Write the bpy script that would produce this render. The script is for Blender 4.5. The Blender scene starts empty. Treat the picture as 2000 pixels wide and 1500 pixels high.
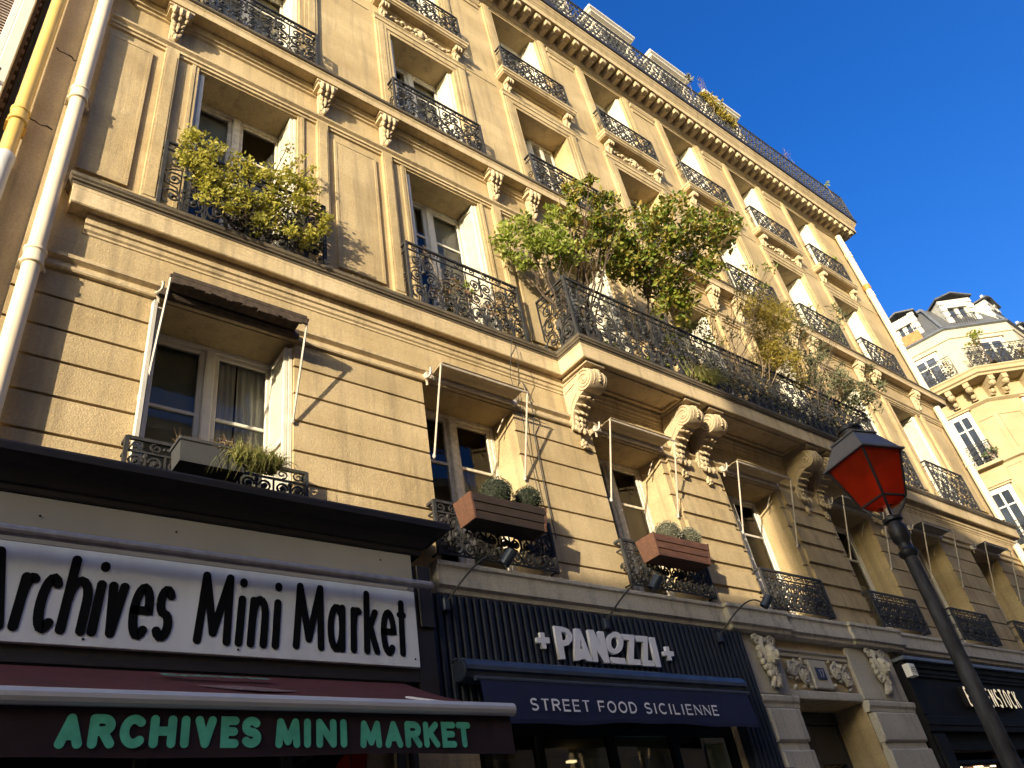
import bpy, math, random
from mathutils import Vector, Matrix
R = math.radians
PI = math.pi
sc = bpy.context.scene
C = sc.collection

# ------------------------------------------------------------------ camera
YAW, PITCH, ROLL = 0.77082194, 0.61916083, -0.19303747
def cam_axes():
    sa, ca, sb, cb, sr, cr = math.sin(YAW), math.cos(YAW), math.sin(PITCH), math.cos(PITCH), math.sin(ROLL), math.cos(ROLL)
    fwd = Vector((sa * cb, ca * cb, sb)); right = Vector((ca, -sa, 0)); up = right.cross(fwd)
    return cr * right + sr * up, -sr * right + cr * up, fwd
_r, _u, _f = cam_axes()
cd = bpy.data.cameras.new('camera'); cam = bpy.data.objects.new('camera', cd); C.objects.link(cam)
M = Matrix.Identity(4)
for i in range(3):
    M[i][0] = _r[i]; M[i][1] = _u[i]; M[i][2] = -_f[i]
M[0][3], M[1][3], M[2][3] = 0.0, -5.6, 1.6
cam.matrix_world = M
cd.sensor_width = 36.0; cd.lens = 1525.25 / 2000 * 36.0
cd.clip_start = 0.05; cd.clip_end = 2000
sc.camera = cam

# ------------------------------------------------------------------ sky, sun, exposure
SUN_EL, SUN_AZ = 11.5, 62.3                      # light travels towards azimuth 62.3 deg from +Y
w = bpy.data.worlds.new('World'); sc.world = w; w.use_nodes = True
nt = w.node_tree; bg = nt.nodes['Background']
sky = nt.nodes.new('ShaderNodeTexSky'); sky.sky_type = 'NISHITA'; sky.sun_disc = False
sky.sun_elevation = R(SUN_EL); sky.sun_rotation = R(180 + SUN_AZ)
sky.air_density = 1.0; sky.dust_density = 5.0; sky.ozone_density = 3.0; sky.altitude = 100
hs = nt.nodes.new('ShaderNodeHueSaturation'); hs.inputs['Saturation'].default_value = 1.34; hs.inputs['Hue'].default_value = 0.52
nt.links.new(sky.outputs[0], hs.inputs['Color']); nt.links.new(hs.outputs[0], bg.inputs[0])
bg.inputs[1].default_value = 0.15
sd = bpy.data.lights.new('sun', 'SUN'); sd.energy = 3.8; sd.angle = R(0.53); sd.color = (1.0, 0.85, 0.62)
sun = bpy.data.objects.new('sun', sd); C.objects.link(sun)
_d = Vector((math.sin(R(SUN_AZ)) * math.cos(R(SUN_EL)), math.cos(R(SUN_AZ)) * math.cos(R(SUN_EL)), -math.sin(R(SUN_EL))))
sun.rotation_euler = _d.to_track_quat('-Z', 'Y').to_euler(); sun.location = (-20, -15, 30)
vs = sc.view_settings
vs.view_transform = 'Standard'; vs.look = 'None'; vs.gamma = 1; vs.exposure = 1.30
try: sc.cycles.max_bounces = 6; sc.cycles.transparent_max_bounces = 12; sc.cycles.caustics_reflective = False; sc.cycles.caustics_refractive = False
except Exception: pass

# ------------------------------------------------------------------ helpers
class MB:
    def __init__(s): s.v = []; s.f = []
    def quad(s, a, b, c, d):
        n = len(s.v); s.v += [tuple(a), tuple(b), tuple(c), tuple(d)]; s.f.append((n, n + 1, n + 2, n + 3))
    def tri(s, a, b, c):
        n = len(s.v); s.v += [tuple(a), tuple(b), tuple(c)]; s.f.append((n, n + 1, n + 2))
    def poly(s, pts):
        n = len(s.v); s.v += [tuple(p) for p in pts]; s.f.append(tuple(range(n, n + len(pts))))
    def box(s, x0, x1, y0, y1, z0, z1):
        n = len(s.v)
        s.v += [(x, y, z) for z in (z0, z1) for y in (y0, y1) for x in (x0, x1)]
        for q in ((0, 2, 3, 1), (4, 5, 7, 6), (0, 1, 5, 4), (2, 6, 7, 3), (0, 4, 6, 2), (1, 3, 7, 5)):
            s.f.append(tuple(n + i for i in q))
    def bbox(s, x0, x1, y0, y1, z0, z1, b=0.01):
        """box with its four front (-y) edges chamfered"""
        p = [(x0, z0), (x1, z0), (x1, z1), (x0, z1)]; q = [(x0 + b, z0 + b), (x1 - b, z0 + b), (x1 - b, z1 - b), (x0 + b, z1 - b)]
        n = len(s.v)
        s.v += [(x, y1, z) for x, z in p] + [(x, y0 + b, z) for x, z in p] + [(x, y0, z) for x, z in q]
        for i in range(4):
            j = (i + 1) % 4
            s.f.append((n + i, n + j, n + 4 + j, n + 4 + i)); s.f.append((n + 4 + i, n + 4 + j, n + 8 + j, n + 8 + i))
        s.f.append((n + 8, n + 9, n + 10, n + 11)); s.f.append((n + 3, n + 2, n + 1, n))
    def hexa(s, bot, top):
        n = len(s.v); s.v += [tuple(p) for p in bot] + [tuple(p) for p in top]
        s.f.append((n + 3, n + 2, n + 1, n)); s.f.append((n + 4, n + 5, n + 6, n + 7))
        for i in range(4):
            j = (i + 1) % 4; s.f.append((n + i, n + j, n + 4 + j, n + 4 + i))
    def prism_x(s, prof, x0, x1):
        n = len(s.v); k = len(prof)
        s.v += [(x0, y, z) for y, z in prof] + [(x1, y, z) for y, z in prof]
        for i in range(k):
            j = (i + 1) % k; s.f.append((n + i, n + j, n + k + j, n + k + i))
        s.f.append(tuple(n + i for i in range(k))[::-1]); s.f.append(tuple(n + k + i for i in range(k)))
    def prism_y(s, prof, y0, y1):
        n = len(s.v); k = len(prof)
        s.v += [(x, y0, z) for x, z in prof] + [(x, y1, z) for x, z in prof]
        for i in range(k):
            j = (i + 1) % k; s.f.append((n + i, n + j, n + k + j, n + k + i))
        s.f.append(tuple(n + i for i in range(k))[::-1]); s.f.append(tuple(n + k + i for i in range(k)))
    def sweep(s, path, prof, cap=True):
        """mitred plan sweep: path [(x,y)], outward = right-hand side of travel ... (dy,-dx); prof [(out,z)]"""
        m = len(path); k = len(prof); n = len(s.v)
        def nrm(a, b):
            dx, dy = b[0] - a[0], b[1] - a[1]; l = math.hypot(dx, dy); return (dy / l, -dx / l)
        for i, p in enumerate(path):
            n1 = nrm(path[i - 1], p) if i > 0 else None
            n2 = nrm(p, path[i + 1]) if i < m - 1 else None
            if n1 is None: o = n2
            elif n2 is None: o = n1
            else:
                d = 1 + n1[0] * n2[0] + n1[1] * n2[1]; o = ((n1[0] + n2[0]) / d, (n1[1] + n2[1]) / d)
            for out, z in prof: s.v.append((p[0] + o[0] * out, p[1] + o[1] * out, z))
        for i in range(m - 1):
            for j in range(k - 1):
                a = n + i * k + j; s.f.append((a, a + 1, a + k + 1, a + k))
        if cap:
            s.f.append(tuple(n + j for j in range(k))); s.f.append(tuple(n + (m - 1) * k + j for j in range(k))[::-1])
    def tube(s, pts, r, n=6, cap=True, r2=None, flat=None):
        """tube along pts; r may be list; flat=(ax, f) squashes the section along one local axis"""
        pts = [Vector(p) for p in pts]; m = len(pts); base = len(s.v)
        rr = r if isinstance(r, (list, tuple)) else [r + ((r2 if r2 is not None else r) - r) * i / max(1, m - 1) for i in range(m)]
        ref = None
        for i, p in enumerate(pts):
            t = (pts[min(i + 1, m - 1)] - pts[max(i - 1, 0)])
            t = t.normalized() if t.length > 1e-9 else Vector((0, 0, 1))
            if ref is None:
                ref = Vector((0, 1, 0)) if abs(t.y) < 0.8 else Vector((1, 0, 0))
            a = t.cross(ref).normalized(); b = a.cross(t).normalized(); ref = b if flat is None else ref
            for k in range(n):
                an = 2 * PI * (k + 0.5) / n
                s.v.append(tuple(p + a * (math.cos(an) * rr[i]) + b * (math.sin(an) * rr[i])))
        for i in range(m - 1):
            for k in range(n):
                q = base + i * n; k2 = (k + 1) % n
                s.f.append((q + k, q + k2, q + n + k2, q + n + k))
        if cap:
            s.f.append(tuple(base + k for k in range(n))[::-1]); s.f.append(tuple(base + (m - 1) * n + k for k in range(n)))
    def lathe(s, prof, cx, cy, n=16, axis='z', c3=0.0):
        """prof [(r, h)]"""
        base = len(s.v)
        for r, h in prof:
            for k in range(n):
                a = 2 * PI * k / n
                if axis == 'z': s.v.append((cx + r * math.cos(a), cy + r * math.sin(a), h))
                elif axis == 'x': s.v.append((h, cx + r * math.cos(a), cy + r * math.sin(a)))
                else: s.v.append((cx + r * math.cos(a), h, cy + r * math.sin(a)))
        for i in range(len(prof) - 1):
            for k in range(n):
                k2 = (k + 1) % n; q = base + i * n
                s.f.append((q + k, q + k2, q + n + k2, q + n + k))
        s.f.append(tuple(base + k for k in range(n))[::-1]); s.f.append(tuple(base + (len(prof) - 1) * n + k for k in range(n)))
    def ball(s, c, r, nu=8, nv=5, rot=None):
        """ellipsoid r=(rx,ry,rz)"""
        if not isinstance(r, (list, tuple)): r = (r, r, r)
        base = len(s.v); c = Vector(c)
        def put(x, y, z):
            p = Vector((x * r[0], y * r[1], z * r[2]))
            if rot is not None: p = rot @ p
            s.v.append(tuple(c + p))
        put(0, 0, 1)
        for i in range(1, nv):
            t = PI * i / nv
            for k in range(nu):
                a = 2 * PI * k / nu; put(math.sin(t) * math.cos(a), math.sin(t) * math.sin(a), math.cos(t))
        put(0, 0, -1)
        for k in range(nu): s.f.append((base, base + 1 + k, base + 1 + (k + 1) % nu))
        for i in range(nv - 2):
            for k in range(nu):
                a = base + 1 + i * nu; k2 = (k + 1) % nu
                s.f.append((a + k, a + nu + k, a + nu + k2, a + k2))
        e = len(s.v) - 1; a = base + 1 + (nv - 2) * nu
        for k in range(nu): s.f.append((e, a + (k + 1) % nu, a + k))
    def mesh(s, name, smooth=False):
        me = bpy.data.meshes.new(name); me.from_pydata(s.v, [], s.f)
        if smooth:
            me.polygons.foreach_set('use_smooth', [True] * len(me.polygons)); me.update()
            try: me.set_sharp_from_angle(angle=R(42))
            except Exception: pass
        me.update(); return me
    def build(s, name, mat, parent=None, smooth=False, loc=None):
        me = s.mesh(name, smooth); me.materials.append(mat)
        o = bpy.data.objects.new(name, me); C.objects.link(o)
        if loc is not None: o.location = loc
        if parent is not None: o.parent = parent
        return o

def tag(o, label, cat, group=None):
    o['label'] = label; o['category'] = cat
    if group: o['group'] = group
    return o
def thing(name, label, cat, loc=(0, 0, 0), group=None, rz=0.0):
    o = bpy.data.objects.new(name, None); C.objects.link(o); o.location = loc; o.rotation_euler = (0, 0, rz)
    o.empty_display_size = 0.2
    return tag(o, label, cat, group)
def structure(o): o['kind'] = 'structure'; return o
def dup(o, parent=None, dx=(0, 0, 0)):
    c = o.copy(); C.objects.link(c)
    if parent is not None: c.parent = parent
    c.location = Vector(o.location) + Vector(dx)
    for ch in list(o.children):
        k = dup(ch, c)
    return c

# ------------------------------------------------------------------ materials
def mk(name):
    m = bpy.data.materials.new(name); m.use_nodes = True
    n = m.node_tree; return m, n, n.nodes['Principled BSDF']
def nodecol(n, c): return (c[0], c[1], c[2], 1)
def simple(name, col, rough=0.6, metal=0.0, var=0.15, scale=6.0, bump=0.0, bscale=60.0, spec=0.5, stretch=(1, 1, 1), detail=4.0):
    m, n, b = mk(name)
    tc = n.nodes.new('ShaderNodeTexCoord'); mp = n.nodes.new('ShaderNodeMapping'); mp.inputs['Scale'].default_value = stretch
    n.links.new(tc.outputs['Object'], mp.inputs['Vector'])
    nz = n.nodes.new('ShaderNodeTexNoise'); nz.inputs['Scale'].default_value = scale; nz.inputs['Detail'].default_value = detail
    n.links.new(mp.outputs[0], nz.inputs['Vector'])
    cr = n.nodes.new('ShaderNodeValToRGB')
    cr.color_ramp.elements[0].position = 0.3; cr.color_ramp.elements[1].position = 0.7
    cr.color_ramp.elements[0].color = nodecol(n, [c * (1 - var) for c in col]); cr.color_ramp.elements[1].color = nodecol(n, [min(1, c * (1 + var)) for c in col])
    n.links.new(nz.outputs['Fac'], cr.inputs[0]); n.links.new(cr.outputs[0], b.inputs['Base Color'])
    b.inputs['Roughness'].default_value = rough; b.inputs['Metallic'].default_value = metal
    b.inputs['Specular IOR Level'].default_value = spec
    if bump:
        n2 = n.nodes.new('ShaderNodeTexNoise'); n2.inputs['Scale'].default_value = bscale; n2.inputs['Detail'].default_value = 5
        n.links.new(mp.outputs[0], n2.inputs['Vector'])
        bp = n.nodes.new('ShaderNodeBump'); bp.inputs['Strength'].default_value = bump; bp.inputs['Distance'].default_value = 0.01
        n.links.new(n2.outputs['Fac'], bp.inputs['Height']); n.links.new(bp.outputs[0], b.inputs['Normal'])
    return m
def stone(name, c1, c2, dirt, dirt_amt=0.5, bump=0.35, blocks=0.0):
    """rendered limestone: broad tone patches, vertical rain streaks, fine grain, pores"""
    m, n, b = mk(name); L = n.links.new
    tc = n.nodes.new('ShaderNodeTexCoord')
    def noise(scale, st=(1, 1, 1), det=6, ro=0.6):
        mp = n.nodes.new('ShaderNodeMapping'); mp.inputs['Scale'].default_value = st; L(tc.outputs['Object'], mp.inputs[0])
        z = n.nodes.new('ShaderNodeTexNoise'); z.inputs['Scale'].default_value = scale; z.inputs['Detail'].default_value = det
        z.inputs['Roughness'].default_value = ro; L(mp.outputs[0], z.inputs['Vector']); return z.outputs['Fac']
    def ramp(fac, p0, p1, a, bb):
        r = n.nodes.new('ShaderNodeValToRGB'); e = r.color_ramp.elements
        e[0].position = p0; e[1].position = p1; e[0].color = (*a, 1); e[1].color = (*bb, 1); L(fac, r.inputs[0]); return r.outputs[0]
    def mix(kind, fac, a, bb):
        x = n.nodes.new('ShaderNodeMix'); x.data_type = 'RGBA'; x.blend_type = kind
        if isinstance(fac, (int, float)): x.inputs['Factor'].default_value = fac
        else: L(fac, x.inputs['Factor'])
        L(a, x.inputs['A']); L(bb, x.inputs['B']); return x.outputs['Result']
    base = ramp(noise(0.9, (1, 1, 1.3), 7), 0.35, 0.68, c1, c2)
    grain = ramp(noise(38, (1, 1, 1), 4), 0.3, 0.75, (0.8, 0.8, 0.8), (1.08, 1.07, 1.05))
    col = mix('MULTIPLY', 1.0, base, grain)
    if blocks:                                   # blocks and patched joints of slightly different tone
        mp = n.nodes.new('ShaderNodeMapping'); mp.inputs['Rotation'].default_value = (PI / 2, 0, 0); mp.inputs['Location'].default_value = (0.37, -0.025, 0); L(tc.outputs['Object'], mp.inputs[0])
        bt = n.nodes.new('ShaderNodeTexBrick'); bt.inputs['Scale'].default_value = 1.0; bt.inputs['Brick Width'].default_value = 1.13; bt.inputs['Row Height'].default_value = 0.325
        bt.inputs['Mortar Size'].default_value = 0.004; bt.inputs['Mortar Smooth'].default_value = 0.6; L(mp.outputs[0], bt.inputs['Vector'])
        k = 1 - blocks; bt.inputs['Color1'].default_value = (k, k, k * .98, 1); bt.inputs['Color2'].default_value = (1 + blocks * .6, 1 + blocks * .6, 1 + blocks * .5, 1); bt.inputs['Mortar'].default_value = (.84, .83, .82, 1)
        col = mix('MULTIPLY', 1.0, col, bt.outputs['Color'])
    streak = noise(2.2, (3.0, 3.0, 0.22), 6, 0.65)
    sm = ramp(streak, 0.5, 0.76, (0, 0, 0), (dirt_amt,) * 3)
    dc = n.nodes.new('ShaderNodeRGB'); dc.outputs[0].default_value = (*dirt, 1)
    col = mix('MIX', sm, col, dc.outputs[0])
    blot = ramp(noise(0.55, (1, 1, 1), 8, 0.7), 0.55, 0.8, (0, 0, 0), (dirt_amt * 0.55,) * 3)
    col = mix('MIX', blot, col, dc.outputs[0])
    L(col, b.inputs['Base Color'])
    b.inputs['Roughness'].default_value = 0.88; b.inputs['Specular IOR Level'].default_value = 0.25
    h = n.nodes.new('ShaderNodeMath'); h.operation = 'ADD'
    L(noise(70, det=6), h.inputs[0]); L(noise(9, det=5), h.inputs[1])
    bp = n.nodes.new('ShaderNodeBump'); bp.inputs['Strength'].default_value = bump; bp.inputs['Distance'].default_value = 0.012
    L(h.outputs[0], bp.inputs['Height']); L(bp.outputs[0], b.inputs['Normal'])
    return m
def leafmat(name, cols, trans=0.35, rough=0.55):
    m, n, b = mk(name); L = n.links.new
    g = n.nodes.new('ShaderNodeNewGeometry')
    cr = n.nodes.new('ShaderNodeValToRGB'); e = cr.color_ramp.elements
    while len(e) < len(cols): e.new(0.5)
    for i, c in enumerate(cols): e[i].position = i / (len(cols) - 1); e[i].color = (*c, 1)
    L(g.outputs['Random Per Island'], cr.inputs[0]); L(cr.outputs[0], b.inputs['Base Color']); b.inputs['Roughness'].default_value = rough
    tr = n.nodes.new('ShaderNodeBsdfTranslucent'); L(cr.outputs[0], tr.inputs[0])
    mx = n.nodes.new('ShaderNodeMixShader'); mx.inputs[0].default_value = trans
    L(b.outputs[0], mx.inputs[1]); L(tr.outputs[0], mx.inputs[2])
    L(mx.outputs[0], n.nodes['Material Output'].inputs[0]); return m
def glassmat(name, tint=(0.92, 0.95, 0.92), refl=0.0, rough=0.02):
    m, n, b = mk(name); L = n.links.new
    t = n.nodes.new('ShaderNodeBsdfTransparent'); t.inputs[0].default_value = (*tint, 1)
    g = n.nodes.new('ShaderNodeBsdfGlossy'); g.inputs['Roughness'].default_value = rough
    tc = n.nodes.new('ShaderNodeTexCoord'); nz = n.nodes.new('ShaderNodeTexNoise'); nz.inputs['Scale'].default_value = 1.6; nz.inputs['Detail'].default_value = 1
    L(tc.outputs['Object'], nz.inputs['Vector'])
    bp = n.nodes.new('ShaderNodeBump'); bp.inputs['Strength'].default_value = 0.06; bp.inputs['Distance'].default_value = 0.05
    L(nz.outputs['Fac'], bp.inputs['Height']); L(bp.outputs[0], g.inputs['Normal'])
    lw = n.nodes.new('ShaderNodeFresnel'); lw.inputs[0].default_value = 1.52
    ad = n.nodes.new('ShaderNodeMath'); ad.operation = 'ADD'; ad.inputs[1].default_value = refl; L(lw.outputs[0], ad.inputs[0]); ad.use_clamp = True
    mx = n.nodes.new('ShaderNodeMixShader'); L(ad.outputs[0], mx.inputs[0]); L(t.outputs[0], mx.inputs[1]); L(g.outputs[0], mx.inputs[2])
    L(mx.outputs[0], n.nodes['Material Output'].inputs[0]); return m
def emit(name, col, s):
    m, n, b = mk(name); b.inputs['Base Color'].default_value = (*col, 1)
    b.inputs['Emission Color'].default_value = (*col, 1); b.inputs['Emission Strength'].default_value = s; return m

S_WALL = stone('limestone_render', (0.39, 0.295, 0.16), (0.55, 0.435, 0.26), (0.17, 0.13, 0.085), 0.68, 0.55, blocks=0.07)
S_TRIM = stone('limestone_trim', (0.45, 0.35, 0.20), (0.61, 0.49, 0.31), (0.15, 0.115, 0.075), 0.62, 0.35)
S_GREY = stone('weathered_limestone', (0.45, 0.415, 0.345), (0.58, 0.54, 0.455), (0.09, 0.08, 0.065), 0.55, 0.5)
S_CARVE = stone('carved_limestone', (0.44, 0.35, 0.225), (0.56, 0.46, 0.31), (0.18, 0.14, 0.09), 0.45, 0.4)
S_END = stone('pale_limestone', (0.36, 0.28, 0.165), (0.44, 0.36, 0.23), (0.3, 0.24, 0.16), 0.3, 0.2)
S_CREAM = stone('cream_render', (0.44, 0.40, 0.30), (0.50, 0.46, 0.36), (0.45, 0.4, 0.3), 0.2, 0.15)
S_PARTY = stone('neighbour_render', (0.42, 0.33, 0.2), (0.54, 0.43, 0.28), (0.16, 0.12, 0.08), 0.55, 0.4)
M_IRON = simple('wrought_iron', (0.03, 0.03, 0.031), 0.62, 0.0, 0.35, 14, 0.2, 80, spec=0.3)
M_IRONG = simple('greyed_iron', (0.05, 0.052, 0.055), 0.6, 0.0, 0.4, 12, 0.2, 80, spec=0.3)
M_WHITE = simple('white_paint', (0.62, 0.59, 0.52), 0.45, 0, 0.06, 9, 0.05, 40)
M_SHUT = simple('shutter_paint', (0.60, 0.57, 0.49), 0.5, 0, 0.1, 7, 0.08, 60)
M_OLDW = simple('worn_white_paint', (0.6, 0.54, 0.43), 0.6, 0, 0.22, 16, 0.3, 60)
M_PIPE = simple('cream_pipe_paint', (0.72, 0.62, 0.44), 0.4, 0, 0.08, 4, 0.05, 30)
M_YPIPE = simple('ochre_pipe_paint', (0.62, 0.42, 0.11), 0.4, 0, 0.1, 4, 0.05, 30)
M_GPIPE = simple('grey_pipe', (0.5, 0.5, 0.5), 0.5, 0, 0.1, 4)
M_ZINC = simple('zinc', (0.19, 0.21, 0.235), 0.45, 0.5, 0.18, 3, 0.05, 20)
M_SLATE = simple('slate', (0.075, 0.08, 0.09), 0.55, 0, 0.35, 9, 0.3, 30, stretch=(1, 1, 3))
M_GUTTER = simple('dark_gutter', (0.035, 0.033, 0.032), 0.5, 0.2, 0.25, 6)
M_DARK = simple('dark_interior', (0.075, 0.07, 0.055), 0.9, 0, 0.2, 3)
M_CURT = simple('net_curtain', (0.88, 0.86, 0.78), 0.9, 0, 0.22, 10, 0.3, 12, stretch=(6, 1, 0.3))
M_BLIND = simple('roller_blind', (0.42, 0.40, 0.31), 0.9, 0, 0.06, 4)
M_CREAMB = simple('cream_blind', (0.58, 0.5, 0.34), 0.9, 0, 0.08, 4, stretch=(5, 1, 0.5))
M_GLASS = glassmat('window_glass')
M_GLASSD = glassmat('dark_shop_glass', (0.5, 0.48, 0.42), 0.05)
S_DIRT = stone('blackened_limestone', (0.065, 0.053, 0.038), (0.16, 0.13, 0.09), (0.05, 0.045, 0.038), 0.7, 0.5)
M_PAPER = simple('white_paper', (0.8, 0.78, 0.72), 0.8, 0, 0.03)
# ================================================================== setting: ground
mb = MB(); mb.quad((-400, -400, -0.14), (400, -400, -0.14), (400, 400, -0.14), (-400, 400, -0.14))
structure(mb.build('ground', simple('ground_dust', (0.3, 0.27, 0.22), 0.9, 0, 0.2, 0.5)))
mb = MB(); mb.box(-120, 120, -9.6, -2.4, -0.13, -0.12)
structure(mb.build('road', simple('asphalt', (0.10, 0.10, 0.10), 0.85, 0, 0.3, 3, 0.4, 90)))
M_PAVE = simple('paving', (0.42, 0.39, 0.34), 0.85, 0, 0.2, 2, 0.3, 40)
mb = MB(); mb.box(-120, 21.2, -2.38, 1.3, -0.12, 0.0); structure(mb.build('pavement', M_PAVE))
mb = MB(); mb.box(-120, 120, -12.2, -9.62, -0.12, 0.0); structure(mb.build('pavement', M_PAVE))
M_KERB = simple('granite_kerb', (0.3, 0.29, 0.28), 0.8, 0, 0.2, 30)
mb = MB()
for i in range(70): mb.bbox(-50 + i * 1.01, -50 + i * 1.01 + 1.0, -2.55, -2.382, -0.12, 0.004, 0.012)
structure(mb.build('kerb', M_KERB))

# ================================================================== the big apartment building
COL = [2.0, 4.83, 7.48, 10.12, 12.78, 15.4, 18.03]
F1 = [(1.26, 2.60), (4.09, 5.36), (6.66, 7.95), (9.27, 10.66), (12.10, 13.46), (14.85, 16.15), (17.5, 18.8)]
XL, XR = 0.20, 20.40
Z1 = (4.62, 6.74); Z2 = (7.80, 10.48); Z3 = (11.46, 13.92); Z4 = (14.80, 17.34)
H = thing('apartment_building', 'long tan limestone apartment building with wrought iron railings and carved consoles above the shops', 'building')

def cellwall(rects, x0, x1, z0, z1, base=0.0):
    xs = {x0, x1}; zs = {z0, z1}
    for a, b, c, d, y in rects:
        for v in (a, b):
            if x0 < v < x1: xs.add(round(v, 4))
        for v in (c, d):
            if z0 < v < z1: zs.add(round(v, 4))
    xs = sorted(xs); zs = sorted(zs); nx, nz = len(xs) - 1, len(zs) - 1
    D = [[base] * nz for _ in range(nx)]
    xm = [(xs[i] + xs[i + 1]) / 2 for i in range(nx)]; zm = [(zs[j] + zs[j + 1]) / 2 for j in range(nz)]
    for a, b, c, d, y in rects:
        for i in range(nx):
            if a < xm[i] < b:
                for j in range(nz):
                    if c < zm[j] < d: D[i][j] = y
    mb = MB(); HOLE = 0.4
    # merge runs along x for the front faces
    for j in range(nz):
        i = 0
        while i < nx:
            k = i
            while k + 1 < nx and abs(D[k + 1][j] - D[i][j]) < 1e-6: k += 1
            y = D[i][j]
            if y < HOLE: mb.quad((xs[i], y, zs[j]), (xs[k + 1], y, zs[j]), (xs[k + 1], y, zs[j + 1]), (xs[i], y, zs[j + 1]))
            i = k + 1
    for j in range(nz):
        for i in range(nx - 1):
            a, b = D[i][j], D[i + 1][j]
            if abs(a - b) > 1e-6:
                x = xs[i + 1]; lo, hi = min(a, b), max(a, b)
                mb.quad((x, lo, zs[j]), (x, hi, zs[j]), (x, hi, zs[j + 1]), (x, lo, zs[j + 1])) if a > b else mb.quad((x, hi, zs[j]), (x, lo, zs[j]), (x, lo, zs[j + 1]), (x, hi, zs[j + 1]))
    for i in range(nx):
        for j in range(nz - 1):
            a, b = D[i][j], D[i][j + 1]
            if abs(a - b) > 1e-6:
                z = zs[j + 1]
                mb.quad((xs[i], a, z), (xs[i + 1], a, z), (xs[i + 1], b, z), (xs[i], b, z))
    return mb

HD = 0.44                                     # reveal depth
r = []
# rusticated first floor: narrow joints, lit blocks between them
joints = [6.46, 6.14, 5.83, 5.50, 5.17, 4.84]
for z in joints: r.append((XL, XR, z - 0.013, z + 0.013, 0.028))
for a, b in ((8.06, 9.17), (10.78, 11.98)):      # quoined piers with double joints
    r.append((a, b, 4.6, 6.76, -0.045))
    for z in joints:
        r.append((a, b, z - 0.05, z + 0.05, -0.012)); r.append((a, b, z - 0.062, z - 0.05, -0.02)); r.append((a, b, z + 0.05, z + 0.062, -0.02))
for a, b in F1: r.append((a, b, Z1[0], Z1[1], HD))
# second floor: pilasters, raised panels
for i, c in enumerate(COL):
    for s in (-1, 1):
        a, b = sorted((c + s * 0.865, c + s * 1.01)); r.append((a, b, 7.7, 10.55, -0.06))
        a, b = sorted((c + s * 0.885, c + s * 0.99)); r.append((a, b, 7.98, 10.42, -0.068))
        a, b = sorted((c + s * 0.66, c + s * 0.70)); r.append((a, b, 7.7, 10.55, -0.022))
        a, b = sorted((c + s * 0.62, c + s * 0.66)); r.append((a, b, 7.7, 10.55, -0.012))
pan = [(0.42, 0.87)] + [(COL[i] + 1.11, COL[i + 1] - 1.11) for i in range(6)] + [(19.16, 19.85)]
for a, b in pan:
    r.append((a, b, 8.04, 10.36, -0.032)); r.append((a + 0.035, b - 0.035, 8.09, 10.31, -0.026))
for c in COL: r.append((c - 0.62, c + 0.62, Z2[0], Z2[1], HD))
# third floor: raised window surrounds
for c in COL:
    r.append((c - 0.90, c + 0.90, 11.2, 14.20, -0.05)); r.append((c - 0.86, c - 0.76, 11.2, 14.10, -0.062)); r.append((c + 0.76, c + 0.86, 11.2, 14.10, -0.062))
    r.append((c - 0.70, c + 0.70, 11.2, 14.0, -0.035))
    r.append((c - 0.63, c + 0.63, Z3[0], Z3[1], HD))
# fourth floor: surrounds and shallow panels
for c in COL:
    r.append((c - 0.86, c + 0.86, 14.7, 17.42, -0.045)); r.append((c - 0.82, c - 0.72, 14.7, 17.42, -0.056)); r.append((c + 0.72, c + 0.82, 14.7, 17.42, -0.056))
    r.append((c - 0.67, c + 0.67, 14.7, 17.40, -0.03))
    r.append((c - 0.60, c + 0.60, Z4[0], Z4[1], HD))
for i in range(6): r.append((COL[i] + 0.96, COL[i + 1] - 0.96, 17.08, 17.22, -0.02))
# ground floor openings: shops and the entrance
r.append((0.6, 3.45, 0.0, 3.35, HD)); r.append((4.25, 7.75, 0.0, 3.25, HD)); r.append((9.06, 10.74, 0.0, 3.53, 0.52)); r.append((12.3, 19.9, 0.0, 3.12, HD))
wall = cellwall(r, XL, XR, 0.0, 17.45)
wall.quad((XL, 1.6, 0), (XL, 0, 0), (XL, 0, 18.2), (XL, 1.6, 18.2))
wall.quad((XR, 0, 0), (XR, 12, 0), (XR, 12, 18.2), (XR, 0, 18.2))
wall.build('wall', S_WALL, H)
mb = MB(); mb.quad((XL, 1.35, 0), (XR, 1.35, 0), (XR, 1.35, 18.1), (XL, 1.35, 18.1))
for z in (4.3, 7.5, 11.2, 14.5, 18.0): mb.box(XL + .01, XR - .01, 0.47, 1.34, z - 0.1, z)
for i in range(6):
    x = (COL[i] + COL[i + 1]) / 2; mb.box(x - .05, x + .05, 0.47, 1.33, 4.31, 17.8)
mb.build('inner_wall', M_DARK, H)

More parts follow.
